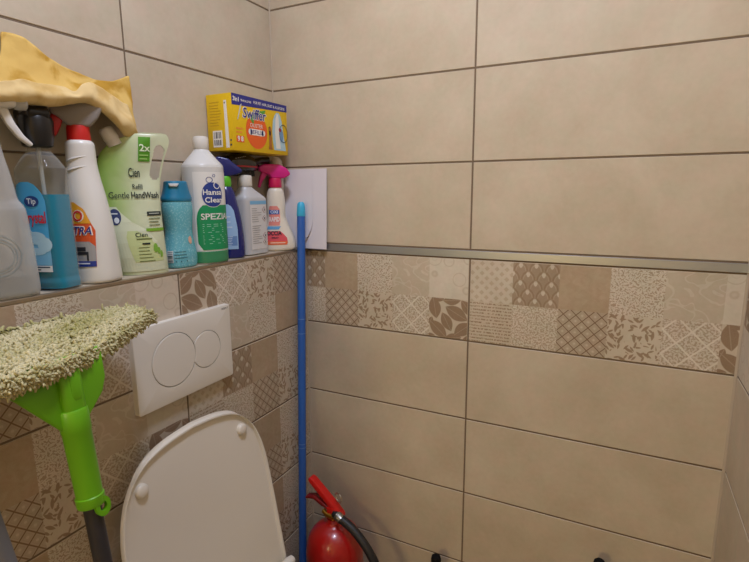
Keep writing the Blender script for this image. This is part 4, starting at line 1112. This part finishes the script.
# ------------------------------------------------------------------ yellow carton
def carton():
    YE = simple('carton_yellow', rgb(226, 186, 18), .45, spec=.4)
    x0, x1, y0, y1, z0, z1 = -.0845, -.0105, -.2485, -.0475, 1.4490, 1.5715
    t = tag(empty('duster_refill_carton', ((x0+x1)/2, (y0+y1)/2, z0)), 'yellow and blue carton of duster refills lying on top of the bottles', 'box')
    hx, hy, hz = (x1-x0)/2, (y1-y0)/2, z1-z0
    box('carton_body', (-hx, hx, -hy, hy, 0, hz), YE, t, bev=.0009, seg=2)
    box('flap', (-hx+.001, hx-.001, -hy+.0005, hy-.0005, hz-.0001, hz+.0005), fl((214, 190, 120)), t)
    f = lambda y, z, o: (hx+o, y, z)           # front face, towards the room
    g = lambda x, z, o: (x, -hy-o, z)          # left end; +x is towards the room
    NV = fl((44, 46, 128)); WH = fl((236, 232, 220)); OR = fl((232, 98, 30)); LB = fl((176, 206, 214)); YD = fl((200, 158, 20)); BR = fl((168, 104, 40))
    put('blue_band', d_span([(hz-.028, -hy, -hy+.03), (hz-.0245, -hy, hy*.2), (hz-.019, -hy, hy), (hz, -hy, hy)], 10) if False else ([(-hy, hz-.0245), (hy, hz-.0165), (hy, hz), (-hy, hz)], [(0, 1, 2, 3)]), f, NV, t, .0003)
    put('lettering', d_text('3in1', -hy+.0145, hz-.0115, .013, .03), f, WH, t, .0006)
    put('lettering', d_text('TRAPS & LOCKS', -hy+.047, hz-.012, .0062, .02, width=.036), f, WH, t, .0006)
    put('lettering', d_text('FOR PET HAIR, DUST & ALLERGENS', .032, hz-.0105, .0088, .008, width=.118), f, WH, t, .0006)
    put('orange_disc', d_ell(-.019, .048, .0385, .0400, 44), f, OR, t, .0003)
    put('green_swoosh', ([(-.05, .082), (-.03, .062), (-.028, .073), (-.012, .094), (.016, .100), (.012, .092), (-.02, .086)], [(0, 1, 2, 3, 4, 5, 6)]), f, fl((88, 158, 60)), t, .0005)
    put('lettering', d_text('Swiffer', -.025, .0845, .0325, .045, .12, width=.086), f, WH, t, .0007)
    put('lettering', d_text('Swiffer', -.025, .0845, .0315, .012, .12, width=.081), f, NV, t, .0010)
    put('lettering', d_text('DUSTER', -.019, .0600, .0125, .0, width=.044), f, WH, t, .0006)
    put('white_pill', join(d_rect(-.042, .004, .0385, .0525, 1, 1), d_ell(-.042, .0455, .007, .007, 20), d_ell(.004, .0455, .007, .007, 20)), f, WH, t, .0005)
    put('lettering', d_text('REFILLS', -.019, .0452, .0125, .0, width=.047), f, NV, t, .0008)
    put('orange_panel', d_rect(-hy+.010, -hy+.036, .019, .033, 1, 1), f, OR, t, .0004)
    put('lettering', d_text('9', -hy+.0175, .026, .015, .04), f, WH, t, .0007)
    put('lettering', d_text('8', -hy+.029, .026, .015, .04), f, WH, t, .0007)
    put('lettering', d_lines(-hy+.010, -hy+.034, .047, 2, .008, .004, .2), f, fl((232, 150, 40)), t, .0004)
    put('duster_picture', join(d_span([(.010, .044, .092), (.03, .040, .088), (.055, .039, .082), (.08, .043, .078), (.093, .050, .073), (.100, .057, .067)], 10)), f, LB, t, .0004)
    put('duster_picture', join(d_span([(.014, .052, .070), (.05, .049, .066), (.085, .053, .066), (.097, .058, .064)], 6)), f, WH, t, .0007)
    put('magnifier_ring', d_ell(.083, .052, .018, .022, 32, rin=.93, rings=1), f, fl((40, 60, 90)), t, .0010)
    put('duster_picture', join(d_ell(.074, .047, .008, .016, 18)), f, fl((112, 150, 184)), t, .0008)
    put('duster_picture', d_ell(.069, .060, .005, .005, 14), f, fl((150, 40, 70)), t, .0011)
    put('animal_picture', join(d_ell(.030, .056, .006, .009, 16), d_span([(.010, .022, .038), (.02, .025, .036), (.035, .025, .036), (.05, .026, .035)], 4)), f, BR, t, .0005)
    put('animal_picture', join(d_ell(.029, .049, .0035, .006, 12), d_ell(.0265, .0615, .0015, .002, 8)), f, fl((60, 40, 26)), t, .0008)
    put('handle_picture', ([(-.085, .068), (-.082, .068), (-.070, .098), (-.068, .104), (-.074, .100)], [(0, 1, 2, 3, 4)]), f, fl((206, 206, 190)), t, .0005)
    # left end: barcode, white strip, small print
    put('white_panel', d_rect(-.022, .006, .008, .044, 1, 1), g, WH, t, .0003)
    put('barcode', join(d_bars(-.019, .003, .012, .024, 8, 3), d_bars(-.019, .003, .027, .041, 8, 4)), g, fl((60, 56, 60)), t, .0006)
    put('white_strip', ([(.016, .006), (.026, .006), (.022, .108), (.014, .108)], [(0, 1, 2, 3)]), g, WH, t, .0003)
    put('lettering', join(d_rect(.0155, .0185, .101, .104, 1, 1), d_rect(.029, .033, .02, .024, 1, 1), d_rect(.028, .033, .010, .014, 1, 1)), g, fl((70, 70, 70)), t, .0006)
    put('lettering', d_lines(-.028, .006, .104, 9, .0062, .0018, .35, 12), g, YD, t, .0003)
carton()

# ------------------------------------------------------------------ yellow chamois cloth over the spray heads
def cloth():
    m, nt, b, out = newmat('chamois_cloth'); X.nt = nt
    tc = nt.nodes.new('ShaderNodeTexCoord')
    k = sstep(noise(tc.outputs['Object'], 17, 5, .8), .44, .62)
    mx = nt.nodes.new('ShaderNodeMix'); mx.data_type = 'RGBA'; mx.inputs[6].default_value = rgb(220, 184, 104); mx.inputs[7].default_value = rgb(188, 144, 54)
    nt.links.new(k.v, mx.inputs[0]); nt.links.new(mx.outputs[2], b.inputs['Base Color'])
    b.inputs['Roughness'].default_value = .85; b.inputs['Specular IOR Level'].default_value = .15
    n = nt.nodes.new('ShaderNodeTexNoise'); n.inputs['Scale'].default_value = 60; n.inputs['Detail'].default_value = 5; nt.links.new(tc.outputs['Object'], n.inputs['Vector'])
    bp = nt.nodes.new('ShaderNodeBump'); bp.inputs['Strength'].default_value = .3; bp.inputs['Distance'].default_value = .003
    nt.links.new(n.outputs['Fac'], bp.inputs['Height']); nt.links.new(bp.outputs[0], b.inputs['Normal'])
    m2 = m.copy(); m2.name = 'chamois_reverse'
    for nd in m2.node_tree.nodes:
        if nd.type == 'MIX': nd.inputs[6].default_value = rgb(224, 196, 138); nd.inputs[7].default_value = rgb(210, 176, 110)
    # columns along the wall: y, then a profile of (x, z) points from the top edge down to the hem
    COL = CLOTH_COLUMNS
    rows = []
    for c in COL:
        rows.append(catmull([list(p) for p in c], 5))
    nr = len(rows[0]); cols = [catmull([r[j] for r in rows], 6) for j in range(nr)]
    v = []; f = []; nc = len(cols[0])
    for i in range(nc):
        for j in range(nr): v.append(cols[j][i])
    for i in range(nc-1):
        for j in range(nr-1): f.append((i*nr+j, (i+1)*nr+j, (i+1)*nr+j+1, i*nr+j+1))
    from mathutils import noise as mnoise
    c0 = Vector((-.05, -.6, 1.5)); w_ = []
    for p in v:
        q = Vector(p); k = mnoise.noise(q*38); k2 = mnoise.noise(q*90+Vector((3, 1, 7)))
        q.x = max(-.0865, q.x+.0030*k+.0010*k2); q.z += .0016*mnoise.noise(q*60+Vector((9, 2, 4))); w_.append(q-c0)
    v = w_
    me = pydata('cleaning_cloth', v, f); o = link('cleaning_cloth', me, [m, m2], loc=c0, smooth=180)
    for i, p in enumerate(me.polygons): p.material_index = 1 if i % (nr-1) >= 16 else 0
    md = o.modifiers.new('thickness', 'SOLIDIFY'); md.thickness = .0022; md.offset = 0
    tag(o, 'yellow chamois cloth draped over the spray bottle heads against the wall', 'cloth')
CLOTH_COLUMNS = [[(-0.084, -0.662, 1.596), (-0.082, -0.669, 1.563), (-0.07, -0.694, 1.518), (-0.046, -0.735, 1.483), (-0.02, -0.764, 1.477), (-0.011, -0.768, 1.483), (-0.013, -0.766, 1.492), (-0.014, -0.764, 1.499)], [(-0.084, -0.659, 1.599), (-0.082, -0.663, 1.565), (-0.07, -0.672, 1.519), (-0.046, -0.688, 1.49), (-0.02, -0.702, 1.486), (-0.011, -0.706, 1.493), (-0.013, -0.703, 1.504), (-0.014, -0.702, 1.513)], [(-0.084, -0.644, 1.599), (-0.082, -0.649, 1.566), (-0.07, -0.658, 1.522), (-0.046, -0.673, 1.491), (-0.02, -0.686, 1.487), (-0.01, -0.69, 1.497), (-0.012, -0.688, 1.51), (-0.014, -0.685, 1.518)], [(-0.084, -0.627, 1.596), (-0.082, -0.632, 1.564), (-0.07, -0.644, 1.518), (-0.046, -0.66, 1.492), (-0.02, -0.675, 1.487), (-0.01, -0.679, 1.497), (-0.012, -0.678, 1.51), (-0.014, -0.677, 1.519)], [(-0.084, -0.607, 1.584), (-0.082, -0.611, 1.556), (-0.07, -0.623, 1.519), (-0.046, -0.639, 1.493), (-0.019, -0.656, 1.489), (-0.009, -0.66, 1.499), (-0.012, -0.657, 1.511), (-0.014, -0.655, 1.518)], [(-0.084, -0.592, 1.575), (-0.082, -0.596, 1.553), (-0.07, -0.607, 1.519), (-0.046, -0.624, 1.494), (-0.019, -0.641, 1.489), (-0.008, -0.646, 1.498), (-0.011, -0.643, 1.51), (-0.014, -0.639, 1.518)], [(-0.084, -0.568, 1.566), (-0.082, -0.571, 1.55), (-0.07, -0.582, 1.523), (-0.046, -0.599, 1.501), (-0.019, -0.615, 1.495), (-0.008, -0.623, 1.502), (-0.011, -0.622, 1.512), (-0.014, -0.619, 1.519)], [(-0.084, -0.55, 1.562), (-0.081, -0.553, 1.548), (-0.07, -0.561, 1.526), (-0.046, -0.575, 1.507), (-0.02, -0.591, 1.501), (-0.009, -0.601, 1.505), (-0.011, -0.603, 1.509), (-0.012, -0.603, 1.515)], [(-0.084, -0.528, 1.558), (-0.081, -0.531, 1.549), (-0.071, -0.54, 1.53), (-0.047, -0.559, 1.508), (-0.02, -0.576, 1.502), (-0.009, -0.586, 1.509), (-0.012, -0.588, 1.52), (-0.016, -0.588, 1.528)], [(-0.084, -0.51, 1.556), (-0.081, -0.513, 1.549), (-0.072, -0.521, 1.531), (-0.048, -0.541, 1.503), (-0.02, -0.561, 1.496), (-0.01, -0.57, 1.508), (-0.016, -0.569, 1.523), (-0.02, -0.569, 1.534)], [(-0.084, -0.48, 1.56), (-0.081, -0.481, 1.544), (-0.072, -0.489, 1.519), (-0.05, -0.509, 1.483), (-0.026, -0.527, 1.478), (-0.013, -0.54, 1.495), (-0.02, -0.542, 1.515), (-0.024, -0.545, 1.529)], [(-0.086, -0.447, 1.575), (-0.083, -0.448, 1.549), (-0.075, -0.455, 1.519), (-0.054, -0.483, 1.464), (-0.034, -0.501, 1.459), (-0.02, -0.516, 1.479), (-0.028, -0.515, 1.503), (-0.032, -0.518, 1.52)], [(-0.086, -0.443, 1.572), (-0.083, -0.444, 1.543), (-0.076, -0.449, 1.509), (-0.056, -0.46, 1.466), (-0.042, -0.47, 1.461), (-0.03, -0.484, 1.476), (-0.036, -0.486, 1.496), (-0.04, -0.489, 1.513)]]
cloth()
